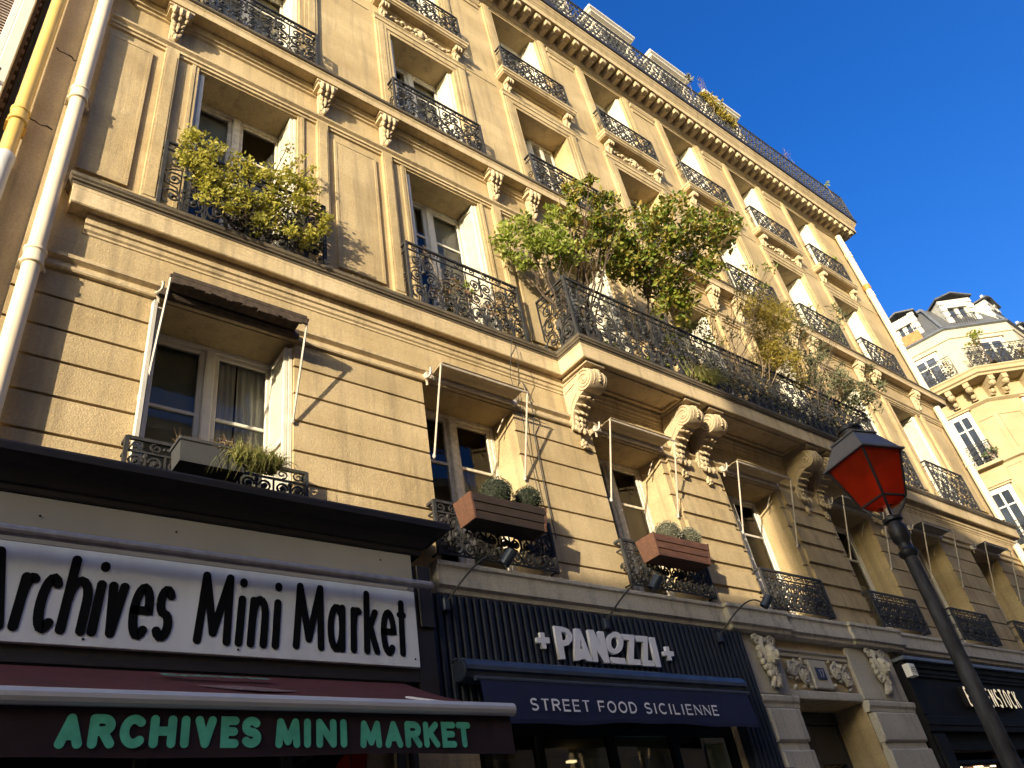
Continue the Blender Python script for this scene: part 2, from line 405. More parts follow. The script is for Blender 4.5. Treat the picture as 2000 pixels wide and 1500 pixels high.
# --- string courses, ledges, cornice
ST = MB(); ST.prism_x([(0.005, 6.755), (-0.035, 6.755), (-0.045, 6.77), (-0.045, 6.80), (-0.02, 6.815), (-0.02, 6.85), (-0.065, 6.875), (-0.07, 6.91), (-0.05, 6.92), (0.005, 6.93)], 0.38, XR + 0.03)
ST.build('string_course', S_TRIM, H)
UPD = [(-0.06, 7.80), (0.195, 7.775), (0.215, 7.765), (0.215, 7.725), (0.20, 7.71), (0.20, 7.69), (0.18, 7.68), (0.178, 7.66), (-0.06, 7.66)]
UP = [(-0.06, 7.66), (0.172, 7.66), (0.168, 7.645), (0.168, 7.625), (0.165, 7.62), (0.165, 7.60), (0.165, 7.45), (0.155, 7.44), (0.145, 7.44), (0.14, 7.455), (-0.06, 7.455)]
LG = MB()
LG.sweep([(0.60, 0.06), (0.60, 0.0), (6.345, 0.0), (6.345, -0.44), (13.79, -0.44), (13.79, 0.0), (XR, 0.0), (XR, 0.4)], UP)
LGD = MB(); LGD.sweep([(0.60, 0.06), (0.60, 0.0), (6.345, 0.0), (6.345, -0.44), (13.79, -0.44), (13.79, 0.0), (XR, 0.0), (XR, 0.4)], UPD); LGD.build('ledge_crown', S_DIRT, H)
LG.box(6.36, 13.775, -0.43, 0.0, 7.47, 7.74)
LG.prism_x([(0.005, 7.45), (-0.075, 7.45), (-0.075, 7.42), (-0.06, 7.40), (-0.055, 7.35), (-0.035, 7.34), (-0.03, 7.30), (-0.012, 7.285), (-0.012, 7.26), (0.005, 7.25)], 0.60, XR)
LG.build('balcony_ledge', S_TRIM, H)
# sunk panels framed on the balcony soffit
for a, b in ((6.58, 8.16), (9.05, 11.12), (12.12, 13.56)):
    SF = MB()
    for x0, x1, y0, y1 in ((a, b, -0.50, -0.46), (a, b, -0.16, -0.12), (a, a + .04, -0.46, -0.16), (b - .04, b, -0.46, -0.16)):
        SF.box(x0, x1, y0, y1, 7.432, 7.46)
    SF.build('soffit_moulding', S_TRIM, H)
AR = MB(); AR.prism_x([(0.005, 10.50), (-0.028, 10.51), (-0.03, 10.545), (-0.05, 10.55), (-0.05, 10.59), (-0.085, 10.615), (-0.09, 10.64), (-0.07, 10.655), (0.005, 10.665)], 0.38, XR + 0.03)
AR.build('architrave', S_TRIM, H)
L3 = MB()
L3.sweep([(0.62, 0.06), (0.62, 0.0), (XR, 0.0), (XR, 0.5)], [(-0.06, 11.375), (0.25, 11.375), (0.25, 11.355), (0.24, 11.345), (0.232, 11.325), (0.232, 11.225), (0.215, 11.22), (0.21, 11.235), (0.085, 11.235), (0.085, 11.20), (0.065, 11.18), (0.06, 11.14), (0.03, 11.13), (0.028, 11.10), (0.0, 11.085), (-0.06, 11.085)])
L3.build('ledge', S_TRIM, H)
L3 = MB(); L3.sweep([(0.62, 0.06), (0.62, 0.0), (XR, 0.0), (XR, 0.5)], [(-0.06, 11.475), (0.26, 11.44), (0.275, 11.43), (0.275, 11.39), (0.258, 11.376), (-0.06, 11.376)]); L3.build('ledge_crown', S_DIRT, H)
# sill band of the first floor, stepping out over the entrance piers
SB = MB()
SB.sweep([(3.95, 0.0), (8.22, 0.0), (8.22, -0.07), (9.26, -0.07), (9.26, -0.03), (11.0, -0.03), (11.0, -0.07), (12.22, -0.07), (12.22, 0.0), (XR, 0.0), (XR, 0.4)],
         [(-0.05, 4.60), (0.115, 4.59), (0.125, 4.58), (0.125, 4.545), (0.105, 4.53), (0.10, 4.50), (0.10, 4.43), (0.12, 4.42), (0.12, 4.35), (0.085, 4.33), (0.075, 4.29), (0.03, 4.27), (-0.05, 4.27)])
SB.build('sill_band', S_GREY, H)
CO = MB()
CO.sweep([(XL, 0.3), (XL, 0.0), (XR, 0.0), (XR, 6.0)],
         [(-0.05, 17.40), (0.03, 17.41), (0.04, 17.44), (0.04, 17.47), (0.07, 17.49), (0.10, 17.53), (0.11, 17.55), (0.11, 17.72), (0.14, 17.73), (0.44, 17.73), (0.44, 17.71), (0.455, 17.71), (0.455, 17.90), (0.47, 17.915), (0.475, 17.94), (0.50, 17.97), (0.53, 18.03), (0.55, 18.05), (0.55, 18.10), (-0.05, 18.14)])
CO.build('cornice', S_TRIM, H)
G = MB(); G.sweep([(XL, 0.3), (XL, 0.0), (XR, 0.0), (XR, 6.0)], [(0.2, 18.12), (0.565, 18.105), (0.585, 18.12), (0.585, 18.235), (0.56, 18.245), (0.2, 18.245)]); G.build('gutter', M_GUTTER, H)
m0 = None; x = 0.36
while x < XR + 0.2:
    if m0 is None:
        mb = MB(); mb.bbox(-0.07, 0.07, -0.42, -0.105, 17.565, 17.715, 0.012); mb.bbox(-0.055, 0.055, -0.30, -0.105, 17.535, 17.57, 0.01)
        m0 = mb.build('modillion', S_CARVE, H, loc=(x, 0, 0))
    else: dup(m0, H, (x - m0.location.x, 0, 0))
    x += 0.281
for c in (-0.14, -0.30): pass
ed = [XL] + sum([[c - 1.0, c + 1.0] for c in COL], []) + [XR]
for i in range(0, len(ed), 2):
    SS = MB(); SS.prism_x([(0.004, 14.33), (-0.012, 14.335), (-0.016, 14.37), (0.004, 14.38)], ed[i] + .005, ed[i + 1] - .005); SS.build('thin_string', S_TRIM, H)
# little crown mouldings between the top windows
for i in range(6):
    CR = MB()
    a, b = COL[i] + 0.92, COL[i + 1] - 0.92
    CR.prism_x([(0.004, 17.24), (-0.03, 17.245), (-0.035, 17.27), (-0.06, 17.30), (-0.065, 17.34), (0.004, 17.35)], a, b); CR.build('panel_moulding', S_TRIM, H)

# --- fourth floor slabs, window heads, consoles, garlands
def lobes(mb, items):
    for c, rr in items: mb.ball(c, rr, 8, 5)
rnd = random.Random(7)
def console_mesh():
    mb = MB()
    # curved body
    prof = [(0.0, 0.0), (-0.055, 0.02), (-0.075, 0.10), (-0.07, 0.20), (-0.085, 0.30), (-0.13, 0.38), (-0.18, 0.43), (-0.20, 0.455), (-0.185, 0.50), (0.0, 0.50)]
    mb.prism_x(prof, -0.065, 0.065)
    mb.bbox(-0.15, 0.15, -0.195, 0.015, 0.53, 0.577, 0.006); mb.bbox(-0.13, 0.13, -0.18, 0.015, 0.465, 0.529, 0.006)
    for x in (-0.075, 0.0, 0.075):      # scrolled lobes under the abacus
        mb.ball((x, -0.185, 0.47), (0.034, 0.04, 0.085), 8, 6)
        mb.ball((x, -0.15, 0.38), (0.022, 0.03, 0.05), 6, 5)
    for s in (-1, 1):
        mb.ball((s * 0.07, -0.12, 0.47), (0.022, 0.09, 0.075), 8, 6)
        for k, (z, y, q) in enumerate(((0.30, -0.11, 0.05), (0.22, -0.09, 0.045), (0.13, -0.085, 0.045))):
            mb.ball((s * (0.055 - 0.008 * k), y, z), (0.018, 0.03, q), 6, 5, Matrix.Rotation(s * 0.5, 3, 'Y'))
    mb.ball((0, -0.105, 0.26), (0.02, 0.035, 0.10), 6, 5); mb.ball((0, -0.085, 0.07), (0.035, 0.035, 0.055), 7, 5)
    mb.ball((-0.035, -0.08, 0.12), (0.02, 0.03, 0.05), 6, 5); mb.ball((0.035, -0.08, 0.12), (0.02, 0.03, 0.05), 6, 5)
    return mb
c0 = None
for c in COL:
    for s in (-1, 1):
        x = c + s * 0.945
        if c0 is None: c0 = console_mesh().build('console', S_CARVE, H, True, (x, -0.02, 10.655))
        else: dup(c0, H, (x - c0.location.x, 0, 0))

def small_console():
    mb = MB()
    mb.prism_x([(0.0, 0.0), (-0.05, 0.03), (-0.06, 0.14), (-0.11, 0.22), (-0.16, 0.28), (-0.165, 0.34), (0.0, 0.34)], -0.05, 0.05)
    for x in (-0.055, 0.0, 0.055): mb.ball((x, -0.145, 0.26), (0.027, 0.04, 0.06), 7, 5)
    for s in (-1, 1):
        mb.ball((s * 0.055, -0.09, 0.28), (0.02, 0.07, 0.05), 7, 5); mb.ball((s * 0.045, -0.07, 0.14), (0.018, 0.03, 0.05), 6, 5)
    mb.ball((0, -0.08, 0.08), (0.03, 0.03, 0.06), 7, 5); mb.ball((0, -0.06, 0.02), (0.022, 0.022, 0.03), 6, 4)
    return mb
def garland():
    mb = MB(); q = random.Random(3)
    for k in range(44):
        t = (k + 0.5) / 44; x = -0.60 + 1.2 * t
        sag = 0.055 * math.sin(PI * ((t * 2) % 1)); fat = 0.026 + 0.016 * math.sin(PI * ((t * 2) % 1))
        for _ in range(2):
            mb.ball((x + q.uniform(-.012, .012), -0.055 + q.uniform(-.02, .012), 0.17 - sag + q.uniform(-.035, .035)), fat * q.uniform(0.6, 1.1), 6, 4)
    mb.ball((0, -0.065, 0.14), (0.085, 0.045, 0.11), 9, 6); mb.ball((0, -0.105, 0.15), (0.03, 0.025, 0.06), 7, 5)
    for a in range(9):
        an = PI * (0.0 + a / 8); mb.ball((math.cos(an) * 0.115, -0.07, 0.16 + math.sin(an) * 0.10), (0.03, 0.028, 0.03), 6, 4)
    for s in (-1, 1):
        mb.ball((s * 0.15, -0.06, 0.06), (0.05, 0.028, 0.026), 7, 4); mb.ball((s * 0.10, -0.07, 0.05), (0.03, 0.028, 0.04), 7, 4)
    return mb
sl0 = sm0 = gr0 = hd0 = None
for i, c in enumerate(COL):
    if sl0 is None:
        mb = MB(); mb.sweep([(-0.70, 0.04), (-0.70, 0.0), (0.70, 0.0), (0.70, 0.04)],
                           [(-0.03, 14.80), (0.235, 14.785), (0.245, 14.77), (0.245, 14.725), (0.225, 14.71), (0.22, 14.66), (0.20, 14.65), (0.19, 14.635), (0.06, 14.635), (0.05, 14.60), (0.02, 14.585), (-0.03, 14.585)])
        sl0 = mb.build('window_balcony_slab', S_TRIM, H, loc=(c, 0, 0))
        mb = MB(); mb.sweep([(-0.84, 0.04), (-0.84, 0.0), (0.84, 0.0), (0.84, 0.04)],
                           [(-0.03, 14.26), (0.085, 14.25), (0.09, 14.225), (0.07, 14.205), (0.06, 14.18), (0.065, 14.165), (0.065, 14.13), (-0.03, 14.12)])
        hd0 = mb.build('window_head', S_TRIM, H, loc=(c, 0, 0))
        sm0 = small_console().build('small_console', S_CARVE, H, True, (c - 0.74, -0.02, 14.255)); dup(sm0, H, (1.48, 0, 0))
    else:
        d = (c - COL[0], 0, 0); dup(sl0, H, d); dup(hd0, H, d); dup(sm0, H, d); dup(sm0, H, (d[0] + 1.48, 0, 0))
    if i in (1, 3, 5):
        if gr0 is None: gr0 = garland().build('garland', S_CARVE, H, True, (c, 0, 14.27))
        else: dup(gr0, H, (c - gr0.location.x, 0, 0))

# --- big scrolled brackets under the long balcony
def bracket():
    mb = MB(); W = 0.125; mb.bbox(-0.165, 0.165, -0.54, 0.015, 1.005, 1.052, 0.008)
    side = [(0.0, 1.0), (0.0, 0.30), (-0.03, 0.30), (-0.05, 0.36), (-0.065, 0.44), (-0.10, 0.53), (-0.17, 0.61), (-0.27, 0.67), (-0.35, 0.69), (-0.42, 0.78), (-0.44, 0.97), (-0.44, 1.0)]
    mb.prism_x(side, -W, W)
    mb.lathe([(0.145, -W - 0.015), (0.15, -W), (0.15, W), (0.145, W + 0.015)], -0.40, 0.83, 20, 'x')
    for s in (-1, 1):                                    # volute ridges on both cheeks
        pts = []
        for k in range(44):
            a = k / 43 * 4.2 * PI; q = 0.13 - 0.105 * k / 43
            pts.append((s * (W + 0.018), -0.40 + math.cos(a + 1.2) * q, 0.83 + math.sin(a + 1.2) * q))
        mb.tube(pts, 0.013, 5)
        mb.ball((s * (W + 0.012), -0.40, 0.83), (0.02, 0.03, 0.03), 8, 5)
        mb.tube([(s * (W + .006), -0.02, 0.96), (s * (W + .006), -0.30, 0.98)], 0.01, 4); mb.tube([(s * (W + .006), -0.03, 0.84), (s * (W + .006), -0.22, 0.88)], 0.01, 4)
        mb.tube([(s * (W + .002), -0.03, 0.40), (s * (W + .002), -0.05, 0.56), (s * (W + .002), -0.12, 0.66), (s * (W + .002), -0.22, 0.74)], 0.012, 4)
    for k in range(9):                                   # string of pearls on the roll
        a = -0.5 + k * 0.24; mb.ball((0, -0.40 - math.cos(a) * 0.155, 0.83 + math.sin(a) * 0.155), 0.022 if k != 4 else 0.03, 6, 4)
    for x in (-0.085, 0.085):
        mb.ball((x, -0.45, 0.83), (0.035, 0.11, 0.13), 8, 6)
    # leaf falling down the front
    for z, y, wd, tl_ in ((0.66, -0.26, 0.12, 1.1), (0.60, -0.17, 0.115, .9), (0.53, -0.11, 0.105, .6), (0.46, -0.075, 0.09, .35), (0.39, -0.06, 0.075, .2), (0.32, -0.045, 0.06, .1)):
        for s in (-1, 0, 1):
            mb.ball((s * wd * 0.72, y - (0.012 if s == 0 else 0), z), (wd * 0.36, 0.022, 0.06), 8, 6, Matrix.Rotation(-tl_, 3, 'X') @ Matrix.Rotation(s * 0.45, 3, 'Y'))
    for s in (-1, 1):
        mb.tube([(s * 0.03, -0.09, 0.30), (s * 0.09, -0.09, 0.24), (s * 0.13, -0.085, 0.27), (s * 0.12, -0.08, 0.32)], 0.022, 6)
    mb.ball((0, -0.09, 0.26), (0.035, 0.03, 0.05), 8, 5)
    for k in range(7):                                   # rosette
        a = 2 * PI * k / 7; mb.ball((math.cos(a) * 0.04, -0.035, 0.10 + math.sin(a) * 0.04), (0.024, 0.03, 0.024), 6, 4)
    mb.ball((0, -0.055, 0.10), 0.024, 7, 5); mb.ball((0, -0.03, 0.16), (0.02, 0.02, 0.03), 6, 5)
    return mb
b0 = None
for x in (6.42, 8.33, 8.86, 11.34, 11.90, 13.72):
    if b0 is None: b0 = bracket().build('balcony_bracket', S_CARVE, H, True, (x, -0.02, 6.40))
    else: dup(b0, H, (x - b0.location.x, 0, 0))

# --- entrance bay
EN = MB()
for a, b in ((8.38, 9.06), (10.74, 11.93)):
    EN.bbox(a, b, -0.05, 0.0, 3.56, 4.268, 0.01)
    EN.prism_x([(0.004, 3.40), (-0.07, 3.40), (-0.075, 3.44), (-0.10, 3.47), (-0.105, 3.52), (-0.09, 3.54), (0.004, 3.555)], a - 0.03, b + 0.03)
    for k, (z0, z1) in enumerate(((3.02, 3.39), (2.45, 2.93), (1.9, 2.36), (1.3, 1.8), (0.7, 1.2), (0.02, 0.6))):
        EN.bbox(a + 0.02, b - 0.02, -0.10, 0.0, z0, z1, 0.022); EN.box(a + 0.05, b - 0.05, -0.06, -0.0, z1, z1 + 0.1)
EN.prism_x([(0.004, 4.05), (-0.03, 4.055), (-0.035, 4.075), (-0.02, 4.08), (-0.02, 4.10), (-0.05, 4.12), (-0.055, 4.14), (0.004, 4.15)], 9.08, 10.72)
EN.bbox(9.66, 10.08, -0.055, 0.0, 3.66, 4.03, 0.012)
EN.prism_x([(0.004, 3.535), (-0.03, 3.535), (-0.035, 3.56), (-0.035, 3.62), (-0.02, 3.64), (0.004, 3.645)], 9.08, 10.72)
EN.build('entrance_surround', S_GREY, H)
def carving(seed, w_, h_, mask=True):
    q = random.Random(seed); mb = MB()
    if mask:
        for s in (-1, 1):
            pts = [(s * (0.05 + 0.05 * math.sin(k * 0.55)) + s * 0.03 * k / 12, -0.04 - 0.03 * math.sin(k / 12 * PI), h_ * (0.46 - 0.9 * k / 12)) for k in range(13)]
            mb.tube(pts, [0.05 - 0.002 * k for k in range(13)], 6)
            sp = [(s * (w_ * 0.3 + math.cos(k * 0.5) * (0.075 - 0.0032 * k)), -0.06, h_ * 0.40 + math.sin(k * 0.5) * (0.075 - 0.0032 * k)) for k in range(20)]
            mb.tube(sp, 0.018, 5)
        mb.ball((0, -0.10, h_ * 0.12), (0.10, 0.085, 0.125), 12, 8); mb.ball((0, -0.18, h_ * 0.10), (0.028, 0.035, 0.05), 7, 5)
        for s in (-1, 1): mb.ball((s * 0.045, -0.165, h_ * 0.16), (0.03, 0.02, 0.018), 7, 5)
        mb.ball((0, -0.16, h_ * 0.0), (0.05, 0.03, 0.02), 7, 5)
        for k in range(16):
            a = PI * 2 * k / 16; mb.ball((math.cos(a) * 0.15, -0.05, h_ * 0.12 + math.sin(a) * 0.19), (0.045, 0.04, 0.05), 7, 5, Matrix.Rotation(a, 3, 'Y'))
        for k in range(14): mb.ball((q.uniform(-.09, .09), -0.06, -h_ * 0.2 + q.uniform(-.13, .1)), (q.uniform(.02, .05), .04, q.uniform(.03, .07)), 7, 5, Matrix.Rotation(q.uniform(-1, 1), 3, 'Y'))
    else:
        for j in range(3):
            cx, cz, rr = ((-w_ * .25, h_ * .1, .11), (w_ * .22, -h_ * .08, .12), (0, h_ * .3, .06))[j]
            sp = [(cx + math.cos(k * 0.5 + j) * (rr - rr * 0.035 * k), -0.05, cz + math.sin(k * 0.5 + j) * (rr - rr * 0.035 * k)) for k in range(22)]
            mb.tube(sp, 0.02, 5)
            for k in range(6):
                a = 2 * PI * k / 6; mb.ball((cx + math.cos(a) * rr * .35, -0.05, cz + math.sin(a) * rr * .35), (.028, .03, .028), 6, 4)
            mb.ball((cx, -0.075, cz), .025, 6, 4)
        for k in range(26): mb.ball((q.uniform(-w_ / 2, w_ / 2), -0.035, q.uniform(-h_ / 2, h_ / 2)), (q.uniform(.018, .05), .03, q.uniform(.014, .03)), 6, 4, Matrix.Rotation(q.uniform(-1.5, 1.5), 3, 'Y'))
    return mb
carving(1, .5, .66).build('carved_mask', S_GREY, H, True, (8.74, -0.05, 3.92)); carving(2, .6, .66).build('carved_mask', S_GREY, H, True, (11.40, -0.05, 3.92))
carving(5, .46, .36, False).build('carved_panel', S_GREY, H, True, (9.38, 0, 3.85)); carving(6, .5, .36, False).build('carved_panel', S_GREY, H, True, (10.38, 0, 3.85))
# entrance door, two leaves with ironwork lights
M_DOOR = simple('dark_door_paint', (0.022, 0.022, 0.024), 0.45, 0, 0.2, 5, 0.05)
for k, (a, b) in enumerate(((9.08, 9.895), (9.905, 10.72))):
    dm = MB(); y = 0.46
    dm.bbox(a, a + .12, y, y + .06, 0, 3.36, .008); dm.bbox(b - .12, b, y, y + .06, 0, 3.36, .008)
    for z0, z1 in ((0, .25), (.95, 1.15), (1.75, 1.9), (2.88, 3.36)): dm.bbox(a + .12, b - .12, y + .005, y + .06, z0, z1, .008)
    dm.box(a + .12, b - .12, y + .03, y + .055, .25, .95); dm.box(a + .12, b - .12, y + .03, y + .055, 1.15, 1.75)
    dm.bbox(a + .2, b - .2, y + .012, y + .04, .33, .87, .015); dm.bbox(a + .2, b - .2, y + .012, y + .04, 1.22, 1.68, .015)
    d = dm.build('entrance_door', M_DOOR, H)
    g = MB(); g.box(a + .12, b - .12, y + .045, y + .05, 1.9, 2.88); g.build('pane', M_GLASSD, d)
    q = MB(); cx = (a + b) / 2
    for s in (-1, 1):
        for z in (2.1, 2.62):
            q.tube([(cx + s * .14 + math.cos(t * .5) * (.13 - .005 * t), y + .03, z + math.sin(t * .5) * (.13 - .005 * t)) for t in range(22)], .009, 4)
    for t in range(9): q.ball((cx + math.cos(t) * .1, y + .028, 2.36 + math.sin(t * 1.7) * .3), (.03, .012, .05), 6, 4)
    q.build('door_grille', M_IRON, d)
DF = MB(); DF.bbox(9.06, 10.74, .45, .52, 3.37, 3.52, .01); DF.build('door_frame', M_DOOR, H)

# --- roof: zinc mansard and dormers
RF = MB()
RF.quad((XL, .42, 18.2), (XR, .42, 18.2), (XR - .3, 2.1, 22.6), (XL, 2.1, 22.6)); RF.quad((XL, 2.1, 22.6), (XR - .3, 2.1, 22.6), (XR - 1, 7, 23.6), (XL, 7, 23.6))
RF.quad((XR, .42, 18.2), (XR, 12, 18.2), (XR - .3, 12, 22.6), (XR - .3, 2.1, 22.6)); RF.quad((XL, .42, 18.2), (XL, 2.1, 22.6), (XL, 12, 22.6), (XL, 12, 18.2))
RF.quad((XL, -.1, 18.19), (XR, -.1, 18.19), (XR, .5, 18.19), (XL, .5, 18.19))
RF.build('roof', M_ZINC, H)
dm0 = None
for c in COL:
    if dm0 is None:
        mb = MB(); mb.box(-0.78, 0.78, 0.62, 2.4, 19.0, 23.12); mb.box(-0.80, -0.55, 0.5, 0.62, 18.4, 23.12); mb.box(0.55, 0.80, 0.5, 0.62, 18.4, 23.12); mb.box(-0.55, 0.55, 0.5, 0.62, 22.74, 23.12)
        dm0 = mb.build('dormer', M_OLDW, H, loc=(c, 0, 0))
        mb = MB(); mb.sweep([(-0.78, 2.2), (-0.78, .52), (0.78, .52), (0.78, 2.2)], [(-.1, 23.47), (.16, 23.42), (.18, 23.37), (.18, 23.29), (.12, 23.25), (.12, 23.17), (.04, 23.13), (-.1, 23.13)])
        mb.box(-.8, .8,   .55, 2.3, 23.37, 23.46); mb.build('dormer_cornice', M_WHITE, dm0)
        mb = MB(); mb.quad((-.55, .6, 19), (.55, .6, 19), (.55, .6, 22.74), (-.55, .6, 22.74)); mb.build('dormer_window', M_GLASS, dm0)
    else: dup(dm0, H, (c - COL[0], 0, 0))

# --- drainpipes
def pipe(mb, x, y, r_, z0, z1, joints_):
    mb.lathe([(r_, z0), (r_, z1)], x, y, 18)
    for z in joints_: mb.lathe([(r_ + .004, z - .11), (r_ + .018, z - .10), (r_ + .018, z - .06), (r_ + .01, z - .05), (r_ + .01, z + .03), (r_ + .02, z + .04), (r_ + .02, z + .07), (r_ + .004, z + .08)], x, y, 18)
mb = MB(); pipe(mb, 0.295, -0.115, 0.068, 0.0, 17.9, (3.4, 6.71, 8.95, 12.2, 15.2))
dp = mb.build('drainpipe', M_PIPE, H, True)
for z in (3.34, 6.65, 8.88, 12.1):
    mb = MB(); mb.box(0.20, 0.37, -0.10, 0.01, z - .012, z + .012); mb.tube([(.37, -.10, z), (.40, -.04, z)], .012, 5); mb.build('pipe_clamp', M_OLDW, dp)
mb = MB(); pipe(mb, 20.07, -0.13, 0.08, 4.7, 7.2, (6.2,)); pipe(mb, 20.07, -0.13, 0.085, 7.82, 11.06, (9.4,)); pipe(mb, 20.07, -0.13, 0.085, 11.46, 17.42, (13.2, 15.0, 16.6))
dp = mb.build('drainpipe', M_PIPE, H, True)
mb = MB(); mb.lathe([(.095, 15.2), (.105, 15.24), (.105, 15.34), (.095, 15.38)], 20.07, -.13, 16); mb.build('pipe_joint', simple('orange_primer', (.5, .2, .05), .5), dp)
mb = MB()      # loose cables on the wall between two first-floor windows
mb.tube([(5.60, -.02, 7.25), (5.60, -.09, 6.95), (5.605, -.09, 6.7), (5.61, -.03, 6.5), (5.60, -.03, 5.6), (5.62, -.03, 5.1)], .006, 4)
mb.tube([(5.42, -.22, 7.6), (5.40, -.24, 7.42), (5.41, -.10, 6.9), (5.45, -.05, 6.2), (5.47, -.05, 5.5)], .004, 4)
mb.tube([(5.36, -.23, 7.7), (5.34, -.10, 7.2), (5.38, -.10, 6.8)], .004, 4); mb.build('cable', M_IRONG, H)
# ================================================================== windows, shutters, railings
def window(x0, x1, z0, z1, y, transom, mat, parent, cover=None, covermat=None, name='window'):
    f = MB(); T = 0.055; cx = (x0 + x1) / 2
    f.bbox(x0, x0 + T, y, y + .07, z0, z1, .006); f.bbox(x1 - T, x1, y, y + .07, z0, z1, .006)
    f.bbox(x0 + T, x1 - T, y, y + .07, z1 - T, z1, .006); f.bbox(x0 + T, x1 - T, y, y + .07, z0, z0 + .05, .006)
    f.bbox(cx - .045, cx + .045, y - .022, y + .06, z0 + .05, z1 - T, .01)
    for a, b in ((x0 + T, cx - .045), (cx + .045, x1 - T)):
        f.bbox(a, a + .05, y + .012, y + .06, z0 + .05, z1 - T, .008); f.bbox(b - .05, b, y + .012, y + .06, z0 + .05, z1 - T, .008)
        f.bbox(a + .05, b - .05, y + .014, y + .058, z1 - T - .05, z1 - T, .006); f.bbox(a + .05, b - .05, y + .014, y + .058, z0 + .05, z0 + .14, .006)
        zt = z0 + (z1 - z0) * transom; f.bbox(a + .05, b - .05, y + .016, y + .056, zt - .018, zt + .018, .004)
    o = f.build(name, mat, parent)
    g = MB(); g.quad((x0 + .05, y + .035, z0 + .05), (x1 - .05, y + .035, z0 + .05), (x1 - .05, y + .035, z1 - .05), (x0 + .05, y + .035, z1 - .05)); g.build('pane', M_GLASS, o)
    if cover:
        c = MB()
        for a, b, za, zb in cover:
            xa, xb = x0 + .06 + (x1 - x0 - .12) * a, x0 + .06 + (x1 - x0 - .12) * b; n = 14 if covermat is M_CURT else 1
            for k in range(n):
                u0, u1 = xa + (xb - xa) * k / n, xa + (xb - xa) * (k + 1) / n
                w0, w1 = (.02 * math.sin(k * 1.9) if n > 1 else 0), (.02 * math.sin((k + 1) * 1.9) if n > 1 else 0)
                c.quad((u0, y + .10 + w0, z0 + (z1 - z0) * za), (u1, y + .10 + w1, z0 + (z1 - z0) * za), (u1, y + .10 + w1, z0 + (z1 - z0) * zb), (u0, y + .10 + w0, z0 + (z1 - z0) * zb))
        c.build('curtain' if covermat is M_CURT else 'blind', covermat, o)
    return o
B = M_BLIND
# first floor
w_ = window(*F1[0], *Z1, .40, .62, M_WHITE, H, [(0.51, 0.74, 0, 1), (0.75, 1.0, 0, 1), (0.0, .12, 0, 1)], M_CURT)
q = MB(); q.quad((F1[0][0] + .06, .53, 4.7), (F1[0][0] + .66, .53, 4.7), (F1[0][0] + .66, .53, 6.7), (F1[0][0] + .06, .53, 6.7)); q.build('blind', simple('grey_green_reflection', (.26, .27, .21), .9, 0, .15, 2), w_)  # added cloth; its grey-green stands in for reflections in the left pane
w_ = window(*F1[1], *Z1, .40, .68, M_OLDW, H, [(0.60, 0.98, 0, .72), (.02, .2, 0, .9)], M_CREAMB)
q = MB(); q.tube([(4.92, .47, 6.05), (5.0, .47, 5.3)], .008, 4); q.build('blind_cord', M_WHITE, w_)
window(*F1[2], *Z1, .40, .70, M_OLDW, H, [(0.53, 0.98, 0, .72), (.02, .46, 0, .5)], M_CREAMB)
window(*F1[3], *Z1, .40, .70, M_WHITE, H, [(0.53, 0.98, 0, .72)], M_CREAMB)
for i in (4, 5, 6): window(*F1[i], *Z1, .40, .70, M_WHITE, H, [(0.53, .98, 0, .5)], M_CREAMB)
# second, third, fourth floors
for i, c in enumerate(COL):
    cov = [[(0, 1, .66, 1), (.55, 1, .45, 1)], [(.44, 1, .40, 1), (0, .36, .74, 1)], [(0, 1, .3, 1)], [(0, 1, .4, 1)], [(0, .5, .2, 1)], [(.5, 1, .3, 1)], [(0, 1, .5, 1)]][i]
    window(c - .62, c + .62, *Z2, .40, .74, M_OLDW if i != 1 else M_WHITE, H, cov, B)
    window(c - .63, c + .63, *Z3, .40, .76, M_WHITE, H, [[(0, 1, .5, 1)], [(0.4, 1, .3, 1), (0, .3, .7, 1)], [(0, 1, .2, 1)], [(.5, 1, 0, 1)], [(0, .45, .3, 1)], [(0, 1, .6, 1)], [(.55, 1, .1, 1)]][i], M_CREAMB)
    window(c - .60, c + .60, *Z4, .40, .78, M_WHITE, H, [[(0, .4, .4, 1)], [(0, 1, .5, 1)], [(.5, 1, .2, 1)], [(0, .5, 0, 1)], [(0, 1, .6, 1)], None, [(0, 1, .3, 1)]][i], B)

def shutter_mesh(wd, ht, louvre=True, t=.035):
    """hinged shutter: local x = width, local y = thickness, local z = height"""
    mb = MB()
    mb.bbox(0, .05, 0, t, 0, ht, .004); mb.bbox(wd - .05, wd, 0, t, 0, ht, .004)
    for z in (0, ht * .48, ht - .07): mb.bbox(.05, wd - .05, .002, t - .002, z, z + .07, .004)
    if louvre:
        z = .085
        while z < ht - .09:
            if not (ht * .48 - .03 < z < ht * .48 + .08):
                mb.hexa([(.05, .004, z), (wd - .05, .004, z), (wd - .05, .011, z), (.05, .011, z)], [(.05, t - .012, z + .036), (wd - .05, t - .012, z + .036), (wd - .05, t - .004, z + .036), (.05, t - .004, z + .036)])
            z += .046
    else:
        mb.box(.05, wd - .05, .01, t - .01, .07, ht * .48); mb.box(.05, wd - .05, .01, t - .01, ht * .48 + .07, ht - .07)
    return mb
def shutter(me_o, x, y, z, rz, mat=None):
    o = me_o.copy(); C.objects.link(o); o.location = (x, y, z); o.rotation_euler = (0, 0, rz); o.parent = H
    if mat: o.data = me_o.data.copy(); o.data.materials[0] = mat
    return o
pl = {}
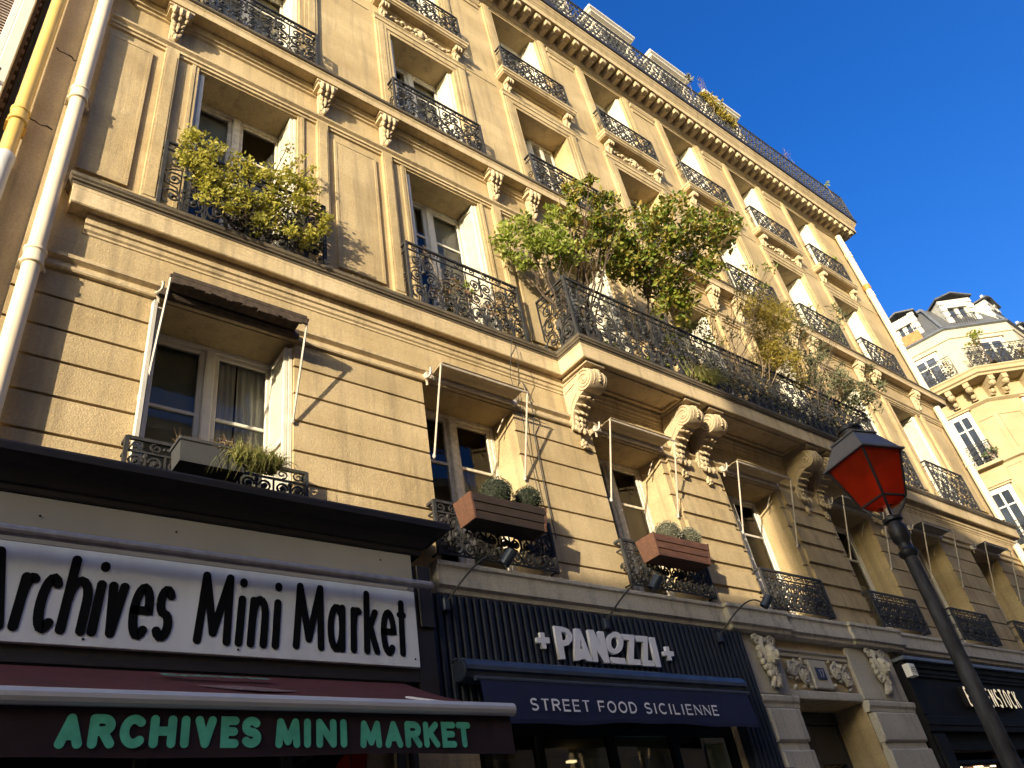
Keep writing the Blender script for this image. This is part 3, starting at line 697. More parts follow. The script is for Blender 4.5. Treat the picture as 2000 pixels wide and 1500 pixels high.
for key, ht, lou in (('2', Z2[1] - Z2[0] - .03, True), ('3', Z3[1] - Z3[0] - .03, False), ('4', Z4[1] - Z4[0] - .03, False), ('3l', Z3[1] - Z3[0] - .03, True), ('1', Z1[1] - Z1[0] - .06, True)):
    o = shutter_mesh(.34 if key != '3l' else .30, ht, lou).build('shutter', M_SHUT, H); pl[key] = o
def stack(key, xl, xr, z, mats=None, left_out=0.0):
    # left jamb: two leaves folded against the reveal, right jamb likewise (inner face seen)
    k = key
    a = shutter(pl[k], xl + .045, .03 - left_out, z, PI / 2); b = shutter(pl[k], xl + .085, .035 - left_out, z, PI / 2)
    c = shutter(pl[k], xr - .005, .03, z, PI / 2); d = shutter(pl[k], xr - .045, .045, z, PI / 2)
    return a, b, c, d
for i, c in enumerate(COL):
    stack('2', c - .62, c + .62, Z2[0] + .012)
    if i not in (2, 3): stack('3', c - .63, c + .63, Z3[0] + .012)
    else:
        shutter(pl['3l'], c - .60, .36, Z3[0] + .012, 0); shutter(pl['3l'], c - .29, .36, Z3[0] + .012, 0.35 if i == 2 else .1)
        if i == 2: shutter(pl['3l'], c + .28, .37, Z3[0] + .012, 0); shutter(pl['3l'], c - .01, .365, Z3[0] + .012, 0)
    stack('4', c - .60, c + .60, Z4[0] + .012)
stack('1', F1[0][0], F1[0][1], Z1[0] + .02, left_out=0.02)
pl['1'].location = (F1[0][0] + .03, -.06, Z1[0] + .02); pl['1'].rotation_euler = (0, 0, PI / 2 + .14)      # the half-open leaf with louvres
for k, (x, z) in {'2': (COL[0] - .56, Z2[0] + .012), '3': (COL[0] - .53, Z3[0] + .012), '4': (COL[0] - .5, Z4[0] + .012), '3l': (COL[3] + .30, Z3[0] + .012)}.items():
    pl[k].location = (x, .03, z) if k != '3l' else (x, .36, z); pl[k].rotation_euler = (0, 0, PI / 2) if k != '3l' else (0, 0, 0)

# ------------------------------------------------------------------ wrought iron
def spiral(cx, cz, r0, r1, a0, turns, n=18):
    return [(cx + math.cos(a0 + turns * 2 * PI * k / n) * (r0 + (r1 - r0) * k / n), cz + math.sin(a0 + turns * 2 * PI * k / n) * (r0 + (r1 - r0) * k / n)) for k in range(n + 1)]
def motif(kind, w_, h_):
    """2D curves (list of (points, radius)) and balls for one panel, origin bottom centre"""
    cv = []; bl = []; hw = w_ / 2
    if kind == 'lyre':        # third, fourth floors and long balcony: paired volutes round a stem
        for s in (-1, 1):
            rr = hw * .62
            cv.append(([(s * .012, 0.0), (s * .02, h_ * .12), (s * hw * .35, h_ * .22)] , .009))
            cv.append(([(s * x, z) for x, z in spiral(hw * .45, h_ * .20, rr * .85, .012, -PI / 2 + .3, 1.55)], .0105))
            cv.append(([(s * x, z) for x, z in spiral(hw * .46, h_ * .50, rr * .72, .012, PI * .75, -1.6)], .010))
            cv.append(([(s * x, z) for x, z in spiral(hw * .42, h_ * .80, rr * .62, .010, PI, -1.6)], .010))
            cv.append(([(s * .01, h_ * .1), (s * hw * .3, h_ * .36), (s * hw * .85, h_ * .40), (s * hw * .95, h_ * .58), (s * hw * .62, h_ * .66), (s * hw * .2, h_ * .70), (0, h_ * .86)], .009))
            cv.append(([(s * hw * .95, 0), (s * hw * .9, h_ * .1), (s * hw * .65, h_ * .06)], .009))
            bl.append((s * hw * .45, h_ * .20, .026)); bl.append((s * hw * .46, h_ * .50, .022)); bl.append((s * hw * .42, h_ * .80, .02)); bl.append((s * hw * .95, h_ * .33, .018))
        cv.append(([(0, 0), (0, h_ * .35)], .012)); cv.append(([(0, h_ * .62), (0, h_)], .011))
        for z, q in ((.34, .03), (.62, .028), (.9, .024)): bl.append((0, h_ * z, q))
        cv.append(([(hw, 0), (hw, h_)], .009))
    else:                     # first floor: denser cast panel
        for s in (-1, 1):
            rr = hw * .55
            cv.append(([(s * x, z) for x, z in spiral(hw * .5, h_ * .17, rr * .95, .012, PI * .5, -1.7)], .011))
            cv.append(([(s * x, z) for x, z in spiral(hw * .52, h_ * .50, rr * .8, .012, PI * 1.5, 1.6)], .011))
            cv.append(([(s * x, z) for x, z in spiral(hw * .5, h_ * .80, rr * .7, .012, PI, -1.5)], .011))
            cv.append(([(0, h_ * .05), (s * hw * .5, h_ * .36), (s * hw * .9, h_ * .36), (s * hw * .5, h_ * .70), (0, h_ * .66)], .011))
            bl.append((s * hw * .5, h_ * .17, .026)); bl.append((s * hw * .52, h_ * .5, .026)); bl.append((s * hw, h_ * .34, .03)); bl.append((s * hw * .5, h_ * .8, .02))
        cv.append(([(0, 0), (0, h_)], .011)); bl.append((0, h_ * .36, .035)); bl.append((0, h_ * .92, .022)); bl.append((0, h_ * .66, .026))
        cv.append(([(hw, 0), (hw, h_)], .010))
    return cv, bl
def rail_run(mb, p0, p1, z0, h_, kind, band=.12, target=.34, rs=1.0):
    """iron panel run between plan points p0, p1"""
    p0 = Vector((p0[0], p0[1], 0)); p1 = Vector((p1[0], p1[1], 0)); L = (p1 - p0).length; u = (p1 - p0) / L
    n = max(1, round(L / target)); w_ = L / n
    def P(s, z): q = p0 + u * s; return (q.x, q.y, z0 + z)
    for z in (0.025, h_ - band, h_ - .008): mb.tube([P(0, z), P(L, z)], .012 if z < h_ - .02 else .02, 4)
    hm = h_ - band - .03
    for i in range(n):
        cx = (i + .5) * w_
        cv, bl = motif(kind, w_, hm)
        for pts, rr in cv: mb.tube([P(cx + x, .03 + z) for x, z in pts], rr * rs, 4, False)
        for x, z, q in bl: mb.ball(P(cx + x, .03 + z), q * rs, 6, 4)
        for s in (-1, 1):     # running scrolls in the top band
            x0 = cx + s * w_ * .25
            mb.tube([P(x0 + x * 1.25, h_ - band * .53 + z) for x, z in spiral(0, 0, band * .36, .008, PI * (.5 if s > 0 else 1.5), 1.3, 12)], .008, 4, False)
            mb.ball(P(x0 + s * w_ * .2, h_ - band * .5), .014, 5, 4)
def railing(x0, x1, yf, z0, h_, kind, target=.34, post=True, yb=0.0):
    mb = MB()
    rail_run(mb, (x0, yf), (x1, yf), z0, h_, kind, target=target)
    for x in (x0, x1):
        if yb - yf > .1:
            for z in (.025, h_ - .12): mb.tube([(x, yf, z0 + z), (x, yb, z0 + z)], .011, 4)
            mb.tube([(x, yf, z0 + h_ - .008), (x, yb, z0 + h_ - .008)], .02, 4)
            mb.tube([(x, yf / 2 + x_ * 1.1, z0 + h_ * .45 + z) for x_, z in spiral(0, 0, abs(yf) * .4, .01, 0, 1.5, 14)], .008, 4, False)
        if post: mb.box(x - .016, x + .016, yf - .016, yf + .016, z0, z0 + h_)
    return mb
ry2 = railing(-.87, .87, -.165, 0, .98, 'lyre', .435)
a = ry2.build('railing', M_IRON, H, loc=(COL[0], 0, 7.785))
for i in (1, 5, 6): dup(a, H, (COL[i] - COL[0], 0, 0))
b = railing(-.80, .80, -.205, 0, .83, 'lyre', .40).build('railing', M_IRON, H, loc=(COL[0], 0, 11.455))
for c in COL[1:]: dup(b, H, (c - COL[0], 0, 0))
b = railing(-.82, .82, -.19, 0, .80, 'lyre', .41).build('railing', M_IRON, H, loc=(COL[0], 0, 14.79))
for c in COL[1:]: dup(b, H, (c - COL[0], 0, 0))
b = None
for i, (x0, x1) in enumerate(F1):
    c = (x0 + x1) / 2
    if b is None: b = railing(-.735, .735, -.11, 0, .575, 'cast', .294).build('railing', M_IRON, H, loc=(c, 0, 4.64))
    else: dup(b, H, (c - b.location.x, 0, 0))
# long balcony railing, wrapping both ends
mb = MB()
rail_run(mb, (6.175, -.615), (13.96, -.615), 7.785, 1.02, 'lyre', target=.40)
rail_run(mb, (6.175, -.02), (6.175, -.60), 7.785, 1.02, 'lyre', target=.58); rail_run(mb, (13.96, -.60), (13.96, -.02), 7.785, 1.02, 'lyre', target=.58)
for x in (6.175, 13.96): mb.box(x - .02, x + .02, -.635, -.595, 7.785, 8.80); mb.box(x - .014, x + .014, -.03, -.002, 7.785, 8.80)
mb.build('balcony_railing', M_IRON, H)
# roof edge railing
mb = MB(); rail_run(mb, (.3, -.555), (20.94, -.555), 18.25, 1.06, 'lyre', target=.30); rail_run(mb, (20.94, -.555), (20.94, 3.0), 18.25, 1.06, 'lyre', target=.30)
mb.box(20.92, 20.96, -.575, -.535, 18.25, 19.31); mb.build('roof_railing', M_IRONG, H)

# ================================================================== window awnings (folded back on their arms)
M_BEIGE = simple('beige_awning_cloth', (0.52, 0.42, 0.26), 0.85, 0, 0.12, 8)
M_BROWN = simple('brown_awning_cloth', (0.055, 0.038, 0.026), 0.9, 0, 0.4, 18, 0.5, 50)
M_GREYC = simple('grey_awning_cloth', (0.3, 0.26, 0.19), 0.85, 0, 0.12, 8)
M_ARM = simple('awning_arm_paint', (0.5, 0.44, 0.36), 0.5, 0.1, 0.15, 10)
names = ['brown rolled window awning with ragged cloth above the white curtained window',
         'beige window awning over the window with the dark planter, left of the balcony corner',
         'beige window awning over the reddish sunlit planter, left of the paired balcony brackets',
         'beige window awning right of the paired balcony brackets, half in shadow',
         'grey window awning in shade behind the red lantern, under the right end of the balcony',
         'grey window awning in shade right of the lantern pole, second from the right end',
         'grey window awning over the far right window of the first floor']
for i, (x0, x1) in enumerate(F1):
    a, b = x0 + .04, x1 - .02
    t = thing('window_awning', names[i], 'awning', ((a + b) / 2, 0, 5.8), 'folded awnings over the first floor windows')
    ox = (a + b) / 2; yb, zb = -.325, .985
    cloth = M_BROWN if i == 0 else (M_BEIGE if i < 4 else M_GREYC)
    for x in (a, b):
        mb = MB(); mb.tube([(x - ox, -.02, 0), (x - ox, yb, zb)], .011, 6); mb.ball((x - ox, -.015, 0), (.02, .02, .03), 6, 4); mb.build('arm', M_ARM, t)
    mb = MB(); mb.tube([(a - ox - .01, yb, zb), (b - ox + .01, yb, zb)], .014 if i else .022, 6); mb.build('front_bar', M_ARM if i else M_BROWN, t)
    mb = MB(); mb.tube([(a - ox + .03, -.06, zb + .02), (b - ox - .03, -.06, zb + .02)], .032 if i else .05, 8)
    for x in (a, b): mb.box(x - ox - .03, x - ox + .03, -.09, 0, zb - .02, zb + .06)
    mb.build('roller', cloth if i == 0 else M_ARM, t)
    mb = MB(); n = 8; q = random.Random(i)
    zs = [zb + .045 - (.02 + .012 * math.sin(k)) * math.sin(PI * k / n) for k in range(n + 1)]
    for k in range(n):
        y0, y1 = -.06 + (yb + .06) * k / n, -.06 + (yb + .06) * (k + 1) / n
        mb.hexa([(a - ox + .03, y0, zs[k]), (b - ox - .03, y0, zs[k]), (b - ox - .03, y1, zs[k + 1]), (a - ox + .03, y1, zs[k + 1])], [(a - ox + .03, y0, zs[k] + .004), (b - ox - .03, y0, zs[k] + .004), (b - ox - .03, y1, zs[k + 1] + .004), (a - ox + .03, y1, zs[k + 1] + .004)])
    if i == 0:
        for k in range(26):
            u0 = a - ox + .01 + (b - a - .02) * k / 26; u1 = a - ox + .01 + (b - a - .02) * (k + 1) / 26; d0 = .05 + q.uniform(0, .035)
            mb.hexa([(u0, yb - .012, zb - d0), (u1, yb - .012, zb - d0), (u1, yb + .012, zb - d0), (u0, yb + .012, zb - d0)], [(u0, yb - .02, zb + .035), (u1, yb - .02, zb + .035), (u1, yb + .02, zb + .035), (u0, yb + .02, zb + .035)])
    mb.build('cloth', cloth, t)
    mb = MB()      # crank rope looped at the left, short crank rod at the right
    pts = [(a - ox - .03 + math.cos(k * .8) * .02, -.05 - .012 * k, zb - .1 + .016 * k + math.sin(k * .8) * .03) for k in range(10)]
    mb.tube(pts, .013, 5); mb.build('crank_rope', M_ARM, t)
    mb = MB(); mb.tube([(b - ox - .04, .06, zb - .06), (b - ox - .13, .16, zb - .30)], .008, 5); mb.build('crank_rod', M_ARM, t)
# ================================================================== stroke lettering
def arc(cx, cy, rx, ry, a0, a1, n=10): return [(cx + rx * math.cos(R(a0 + (a1 - a0) * k / n)), cy + ry * math.sin(R(a0 + (a1 - a0) * k / n))) for k in range(n + 1)]
GL = {
 'A': (.66, [[(.0, 0), (.33, 1)], [(.33, 1), (.66, 0)], [(.13, .33), (.53, .33)]]),
 'B': (.56, [[(.0, 0), (.0, 1)], [(0, 1), (.26, 1)] + arc(.28, .76, .22, .24, 90, -90) + [(0, .52)], [(0, .52), (.28, .52)] + arc(.3, .26, .26, .26, 90, -90) + [(0, 0)]]),
 'C': (.62, [arc(.34, .5, .34, .5, 48, 312, 18)]),
 'D': (.6, [[(0, 0), (0, 1)], [(0, 1), (.2, 1)] + arc(.22, .5, .38, .5, 90, -90, 14) + [(0, 0)]]),
 'E': (.5, [[(.5, 1), (0, 1), (0, 0), (.5, 0)], [(0, .52), (.44, .52)]]),
 'F': (.48, [[(.48, 1), (0, 1), (0, 0)], [(0, .5), (.42, .5)]]),
 'H': (.6, [[(0, 0), (0, 1)], [(.6, 0), (.6, 1)], [(0, .52), (.6, .52)]]),
 'I': (.0, [[(0, 0), (0, 1)]]),
 'K': (.58, [[(0, 0), (0, 1)], [(.55, 1), (.02, .42)], [(.2, .6), (.58, 0)]]),
 'L': (.46, [[(0, 1), (0, 0), (.46, 0)]]),
 'M': (.74, [[(0, 0), (.06, 1)], [(.06, 1), (.37, .12)], [(.37, .12), (.68, 1)], [(.68, 1), (.74, 0)]]),
 'N': (.6, [[(0, 0), (0, 1)], [(0, 1), (.6, 0)], [(.6, 0), (.6, 1)]]),
 'O': (.68, [arc(.34, .5, .34, .5, 90, 450, 24)]),
 'P': (.54, [[(0, 0), (0, 1)], [(0, 1), (.26, 1)] + arc(.28, .74, .26, .26, 90, -90) + [(0, .48)]]),
 'R': (.58, [[(0, 0), (0, 1)], [(0, 1), (.28, 1)] + arc(.3, .75, .25, .25, 90, -90) + [(0, .5)], [(.3, .5), (.58, 0)]]),
 'S': (.54, [arc(.28, .75, .25, .25, 35, 270, 12) + arc(.27, .25, .27, .25, 90, -145, 12)[1:]]),
 'T': (.56, [[(0, 1), (.56, 1)], [(.28, 1), (.28, 0)]]),
 'V': (.62, [[(0, 1), (.31, 0)], [(.31, 0), (.62, 1)]]),
 'Z': (.5, [[(0, 1), (.5, 1), (.0, 0), (.5, 0)]]),
 '1': (.22, [[(.0, .78), (.2, 1), (.2, 0)]]), '7': (.46, [[(0, 1), (.46, 1), (.14, 0)]]),
 'a': (.5, [arc(.26, .35, .26, .35, 0, 360, 18), [(.52, .7), (.52, 0)]]),
 'c': (.48, [arc(.28, .35, .28, .35, 50, 310, 14)]),
 'e': (.52, [[(.02, .36), (.5, .36)] + arc(.27, .35, .27, .35, 2, 310, 18)]),
 'h': (.48, [[(0, 0), (0, 1)], [(0, .4)] + arc(.25, .42, .24, .28, 180, 0) + [(.49, 0)]]),
 'i': (.0, [[(0, 0), (0, .68)], [(0.0, .93), (0.0, .96)]]),
 'k': (.46, [[(0, 0), (0, 1)], [(.4, .68), (.02, .28)], [(.16, .42), (.46, 0)]]),
 'n': (.48, [[(0, 0), (0, .68)], [(0, .4)] + arc(.25, .42, .24, .28, 180, 0) + [(.49, 0)]]),
 'p': (.5, [[(0, -.3), (0, .7)], arc(.26, .35, .26, .35, 0, 360, 18)]),
 'r': (.32, [[(0, 0), (0, .68)], [(0, .38)] + arc(.26, .4, .25, .28, 170, 70, 8)]),
 's': (.42, [arc(.22, .52, .19, .18, 30, 270, 10) + arc(.21, .17, .21, .17, 90, -150, 10)[1:]]),
 't': (.34, [[(.17, 0), (.17, .9)], [(0, .68), (.34, .68)]]),
 'v': (.48, [[(0, .68), (.24, 0)], [(.24, 0), (.48, .68)]]),
}
class Ink:
    """flat letters standing proud of a plane y = y0 (facing -y)"""
    def __init__(s, y0, depth=.004): s.mb = MB(); s.y = y0; s.k = 0; s.d = depth
    def stroke(s, pts, w_, rnd_=True, wy=None):
        """pts in metres (x, z); ribbon of width w_ with rounded or square ends"""
        y = s.y - s.d - .00035 * (s.k % 9); s.k += 1
        h = w_ / 2; n = len(pts); l = []; rr = []
        closed = n > 3 and abs(pts[0][0] - pts[-1][0]) < 1e-5 and abs(pts[0][1] - pts[-1][1]) < 1e-5
        for i in range(n):
            a = pts[i - 1] if i > 0 else (pts[-2] if closed else None); b = pts[i + 1] if i < n - 1 else (pts[1] if closed else None); p = pts[i]
            def nm(q, r_):
                dx, dz = r_[0] - q[0], r_[1] - q[1]; m = math.hypot(dx, dz) or 1e-9; return (-dz / m, dx / m)
            n1 = nm(a, p) if a else None; n2 = nm(p, b) if b else None
            if n1 is None: o = n2
            elif n2 is None: o = n1
            else:
                d = max(.25, 1 + n1[0] * n2[0] + n1[1] * n2[1]); o = ((n1[0] + n2[0]) / d, (n1[1] + n2[1]) / d)
            l.append((p[0] + o[0] * h, p[1] + o[1] * h)); rr.append((p[0] - o[0] * h, p[1] - o[1] * h))
        m = s.mb
        for i in range(n - 1):
            m.quad((rr[i][0], y, rr[i][1]), (rr[i + 1][0], y, rr[i + 1][1]), (l[i + 1][0], y, l[i + 1][1]), (l[i][0], y, l[i][1]))
            if s.d > .006:
                for q in (l, rr): m.quad((q[i][0], y, q[i][1]), (q[i + 1][0], y, q[i + 1][1]), (q[i + 1][0], s.y, q[i + 1][1]), (q[i][0], s.y, q[i][1]))
        if not closed:
            for e, f in ((0, 1), (n - 1, n - 2)):
                p = pts[e]; dx, dz = p[0] - pts[f][0], p[1] - pts[f][1]; an = math.atan2(dz, dx)
                if rnd_:
                    m.poly([(p[0] + math.cos(an - PI / 2 + PI * k / 8) * h, y, p[1] + math.sin(an - PI / 2 + PI * k / 8) * h) for k in range(9)])
                elif s.d > .006:
                    m.quad((l[e][0], y, l[e][1]), (rr[e][0], y, rr[e][1]), (rr[e][0], s.y, rr[e][1]), (l[e][0], s.y, l[e][1]))
    def word(s, txt, x0, x1, z0, h, w_, slant=0.0, gap=.2, rnd_=True, tz=0.0, sx=None):
        adv = 0; pos = []
        for ch in txt:
            if ch == ' ': adv += .45; continue
            pos.append((ch, adv)); adv += GL[ch][0] + gap
        tot = adv - gap; k = (x1 - x0 - w_) / (tot * 1.0)
        for ch, a in pos:
            for st in GL[ch][1]:
                s.stroke([(x0 + w_ / 2 + (a + u) * k + v * h * slant, z0 + w_ / 2 + v * (h - w_) + tz * ((a + u) * k)) for u, v in st], w_, rnd_)
    def fit(s, txt, xs, z0, h, w_, slant=0.0, rnd_=True):
        for ch, (a, b) in zip(txt, xs):
            wd, sts = GL[ch]; us = [u for st in sts for u, v in st]; u0, u1 = min(us), max(us)
            k = (b - a - w_) / (u1 - u0) if u1 - u0 > .01 else 0
            for st in sts: s.stroke([(a + w_ / 2 + (u - u0) * k + v * h * slant if k else (a + b) / 2 + v * h * slant, z0 + w_ / 2 + v * (h - w_)) for u, v in st], w_, rnd_)
    def serif(s, txt, xs, z0, h, w_):
        """roman capitals: thick stems, thin diagonals, small serifs"""
        for ch, x, x2 in xs:
            wd, sts = GL[ch]; k = (x2 - x) / wd if wd > 0 else 1
            for j, st in enumerate(sts):
                P = [(x + u * k, z0 + v * h) for u, v in st]
                vert = len(st) == 2 and abs(st[0][0] - st[1][0]) < .09
                thin = (len(st) == 2 and not vert and ch in 'NV' and j == 0) or (len(st) == 2 and abs(st[0][1] - st[1][1]) < .01)
                if ch == 'N': thin = j != 1
                s.stroke(P, w_ * (.5 if thin else 1.0 if vert else .85), False)
                if vert:
                    for p in (P[0], P[-1]): s.stroke([(p[0] - h * .13, p[1]), (p[0] + h * .13, p[1])], w_ * .4, False)
                if ch in 'EFLT' and not vert:
                    for p in (P[0], P[-1]):
                        if abs(p[0] - x) > h * .1: s.stroke([(p[0], p[1] - h * .09), (p[0], p[1] + h * .09)], w_ * .45, False)
    def build(s, mat, parent, name='lettering'): return s.mb.build(name, mat, parent)

# ================================================================== the grocer: sign box, tube light, awning
M_SIGN = simple('white_sign_panel', (0.62, 0.65, 0.70), 0.45, 0, 0.09, 2.5, 0.05, 60, spec=0.3, stretch=(2.5, 2.5, .4), detail=7.0)
M_INKB = simple('black_vinyl', (0.004, 0.004, 0.004), 0.6, 0, 0.1, 4, spec=0.1)
M_BROWNW = simple('dark_brown_woodwork', (0.012, 0.0095, 0.008), 0.55, 0, 0.4, 8, 0.2, 40, stretch=(1, 6, 6))
M_STEEL = simple('galvanised_tube', (0.36, 0.36, 0.37), 0.4, 0.6, 0.18, 12, 0.15, 70)
t = thing('shop_sign', 'long white shop sign with black rounded lettering Archives Mini Market under a dark cornice', 'sign', (1.5, -.2, 3.55))
def at(o, ox): return o
o = (1.5, -.2, 3.55)
def sh(mb): mb.v = [(a - o[0], b - o[1], c - o[2]) for a, b, c in mb.v]; return mb
mb = MB(); mb.bbox(-1.6, 3.615, -.20, -.17, 3.555, 4.20, .004)
sh(mb).build('sign_panel', M_SIGN, t)
mb = MB(); mb.bbox(-1.6, 3.615, -.195, -.17, 4.203, 4.54, .004); sh(mb).build('upper_fascia', simple('shade_darkened_beige', (.30, .28, .235), .6, 0, .15, 1.2, stretch=(1, 1, .4)), t)  # beige board, its colour darkened for the shade under the cornice
mb = MB(); mb.box(3.625, 3.80, -.17, -.005, 3.2, 4.45); mb.box(-1.6, 3.62, -.165, -.005, 3.45, 4.55); mb.bbox(3.66, 3.80, -.2, -.171, 3.9, 4.45, .006)
sh(mb).build('sign_box', M_BROWNW, t)
mb = MB(); mb.sweep([(-1.6, -.17), (3.70, -.17), (3.70, 0.0)], [(-.12, 4.56), (.02, 4.55), (.03, 4.565), (.03, 4.60), (.05, 4.61), (.11, 4.70), (.19, 4.735), (.23, 4.74), (.235, 4.79), (.225, 4.81), (-.12, 4.83)])
sh(mb).build('sign_cornice', M_BROWNW, t)
mb = MB(); mb.tube([(-1.6, -.34, 4.205), (3.70, -.34, 4.205)], .036, 12); mb.box(3.54, 3.56, -.32, -.2, 4.215, 4.235)
sh(mb).build('tube_light', M_STEEL, t)
for wd, xs, z0, h, w_, sl in (('Archives', [(.385, .655), (.672, .78), (.785, .915), (.93, 1.105), (1.115, 1.166), (1.185, 1.315), (1.34, 1.492), (1.502, 1.63)], 3.618, .535, .060, .05),
                      ('Mini', [(1.779, 2.042), (2.07, 2.128), (2.157, 2.31), (2.341, 2.403)], 3.618, .535, .058, .04), ('Market', [(2.507, 2.763), (2.785, 2.94), (2.983, 3.085), (3.10, 3.245), (3.255, 3.402), (3.408, 3.50)], 3.63, .525, .056, .03)):
    ink = Ink(-.2015, .003); ink.fit(wd, xs, z0, h, w_, sl); sh(ink.mb); ink.build(M_INKB, t)
mb = MB(); 
for x, z in ((.72, 4.40), (1.6, 4.43), (3.3, 4.45), (3.57, 3.62), (1.1, 3.60), (2.1, 3.60)): mb.ball((x, -.203, z), (.008, .006, .008), 6, 4)
sh(mb).build('screw', M_INKB, t)

M_DUMMY = None
M_AWN = simple('maroon_canvas', (0.075, 0.010, 0.014), 0.9, 0, 0.25, 5, 0.2, 200)
M_AWND = simple('maroon_valance', (0.022, 0.009, 0.013), 0.95, 0, 0.3, 4, 0.2, 200)
M_GREEN = simple('mint_green_print', (0.09, 0.46, 0.31), 0.8, 0, 0.2, 14)
M_ALU = simple('white_aluminium', (0.55, 0.55, 0.56), 0.35, 0.2, 0.06, 5)
t = thing('shop_awning', 'maroon canvas shop awning with mint green capitals on its front valance', 'awning', (1.5, -.2, 3.4)); o = (1.5, -.2, 3.4)
mb = MB(); n = 14; x0, x1 = -.6, 3.45; nx = 54
def canvas(i, k):
    u = k / n; x = x0 + (x1 - x0) * i / nx
    return (x, -.2 - 1.23 * u, 3.42 - .53 * u - .03 * math.sin(PI * u) + math.sin(PI * u) * (.004 * math.sin(x * 5.1 + u * 2) + .002 * math.sin(x * 13 - u * 5)))
for k in range(n):
    for i in range(nx): mb.quad(canvas(i, k), canvas(i + 1, k), canvas(i + 1, k + 1), canvas(i, k + 1))
sh(mb).build('canvas', M_AWN, t, True)
mb = MB(); mb.tube([(x0 - .02, -1.45, 2.865), (x1 + .015, -1.45, 2.865)], .04, 12); sh(mb).build('front_bar', M_ALU, t)
mb = MB(); nx = 60
for k in range(nx):
    a, b = x0 + (x1 - x0) * k / nx, x0 + (x1 - x0) * (k + 1) / nx
    fa, fb = .004 * math.sin(a * 7), .004 * math.sin(b * 7); za, zb_ = 2.605 + .006 * math.sin(a * 3.1), 2.605 + .006 * math.sin(b * 3.1)
    mb.quad((a, -1.43 + fa, za), (b, -1.43 + fb, zb_), (b, -1.43, 2.835), (a, -1.43, 2.835))
sh(mb).build('valance', M_AWND, t)
for wd, xs, z0, h, w_ in (('ARCHIVES', [(.80, .915), (.935, 1.052), (1.07, 1.183), (1.205, 1.33), (1.352, 1.395), (1.42, 1.527), (1.55, 1.645), (1.66, 1.763)], 2.643, .152, .042),
                  ('MINI', [(1.842, 1.982), (2.003, 2.043), (2.074, 2.196), (2.22, 2.258)], 2.641, .150, .04), ('MARKET', [(2.343, 2.481), (2.502, 2.62), (2.636, 2.752), (2.766, 2.878), (2.895, 3.0), (3.004, 3.113)], 2.638, .148, .038)):
    ink = Ink(-1.4345, .002); ink.fit(wd, xs, z0, h, w_, 0.0); sh(ink.mb); ink.build(M_GREEN, t)
# faded word and pale motif on the sloping canvas
ink = Ink(0, .001); ink.word('Epicerie', 1.52, 2.22, 0, .12, .03, 0, .2)
mb = MB(); mb.v = [(a, -.40 - (.13 - c) * .92, 3.338 - (.13 - c) * .40 + .008 - b) for a, b, c in ink.mb.v]; mb.f = ink.mb.f
sh(mb).build('lettering', simple('faded_green_print', (.10, .28, .19), .85), t)
mb = MB()
for k in range(12):
    a, b = 1.66 + .05 * k, 1.66 + .05 * (k + 1); h0, h1 = .085 * math.sin(PI * (k + .3) / 13) , .085 * math.sin(PI * (k + 1.3) / 13)
    f = lambda u: (-.2 - 1.23 * u, 3.42 - .53 * u - .03 * math.sin(PI * u) + .008)
    (ya, za), (yb_, zb_) = f(.42 + .02 * k * .3 - h0), f(.42 + .02 * k * .3 + h0); (yc, zc), (yd, zd) = f(.42 + .02 * (k + 1) * .3 - h1), f(.42 + .02 * (k + 1) * .3 + h1)
    mb.quad((a, ya, za), (a, yb_, zb_), (b, yd, zd), (b, yc, zc))
sh(mb).build('faded_print', simple('faded_pale_print', (.17, .10, .10), .9, 0, .5, 22), t)
for x in (-.3, 3.3):
    mb = MB(); mb.tube([(x, -.22, 3.25), (x - .25, -.85, 3.1), (x, -1.42, 2.87)], .02, 6); sh(mb).build('folding_arm', M_ALU, t)
# grocery shopfront below, deep in shade
t = thing('shopfront', 'dark unlit grocery shopfront below the maroon awning', 'shopfront', (2.0, 0, 0))
mb = MB()
for x in (-1.4, -.42, .56, 1.5): mb.bbox(x - .04, x + .04, -.02, .06, 0, 3.2, .006)
mb.bbox(-1.4, 1.5, -.02, .05, 0, .4, .006); mb.bbox(-1.4, 1.5, -.02, .05, 3.12, 3.3, .006); mb.bbox(-1.4, 1.5, -.015, .05, 2.3, 2.38, .006)
mb.build('shop_frame', M_BROWNW, t)
mb = MB(); mb.quad((-1.4, .03, .4), (1.5, .03, .4), (1.5, .03, 3.12), (-1.4, .03, 3.12)); mb.build('pane', M_GLASSD, t)
mb = MB(); mb.bbox(1.56, 1.62, -.07, -.01, 0, 3.2, .01); mb.build('shop_pilaster', M_BROWNW, t)

# ================================================================== the street food shop
M_NAVY = simple('navy_corrugated_cladding', (0.012, 0.017, 0.03), 0.6, 0, 0.2, 4, spec=0.25)
M_NAVYC = simple('navy_canvas', (0.006, 0.010, 0.045), 0.85, 0, 0.12, 5, 0.15, 200)
M_NAVYB = simple('navy_cassette_paint', (0.045, 0.062, 0.095), 0.35, 0.2, 0.3, 5)
M_LETW = simple('white_cut_letters', (0.78, 0.78, 0.82), 0.4, 0, 0.02)
t = thing('shopfront', 'navy corrugated shopfront with white letters PANOZZI between two crosses', 'shopfront', (6, 0, 0)); ox = 6.0
mb = MB(); n = 46; x0, x1 = 3.81, 8.36
mb.box(x0 - ox, x1 - ox, -.075, -.005, 3.30, 4.27); mb.box(7.82 - ox, x1 - ox, -.075, -.005, 0.9, 3.30)
x = x0 + .012
while x < x1 - .05:
    zb_ = 3.31 if x < 7.82 else 1.02; mb.bbox(x - ox, x + .055 - ox, -.115, -.076, zb_, 4.262, .012); x += .082
mb.build('corrugated_cladding', M_NAVY, t)
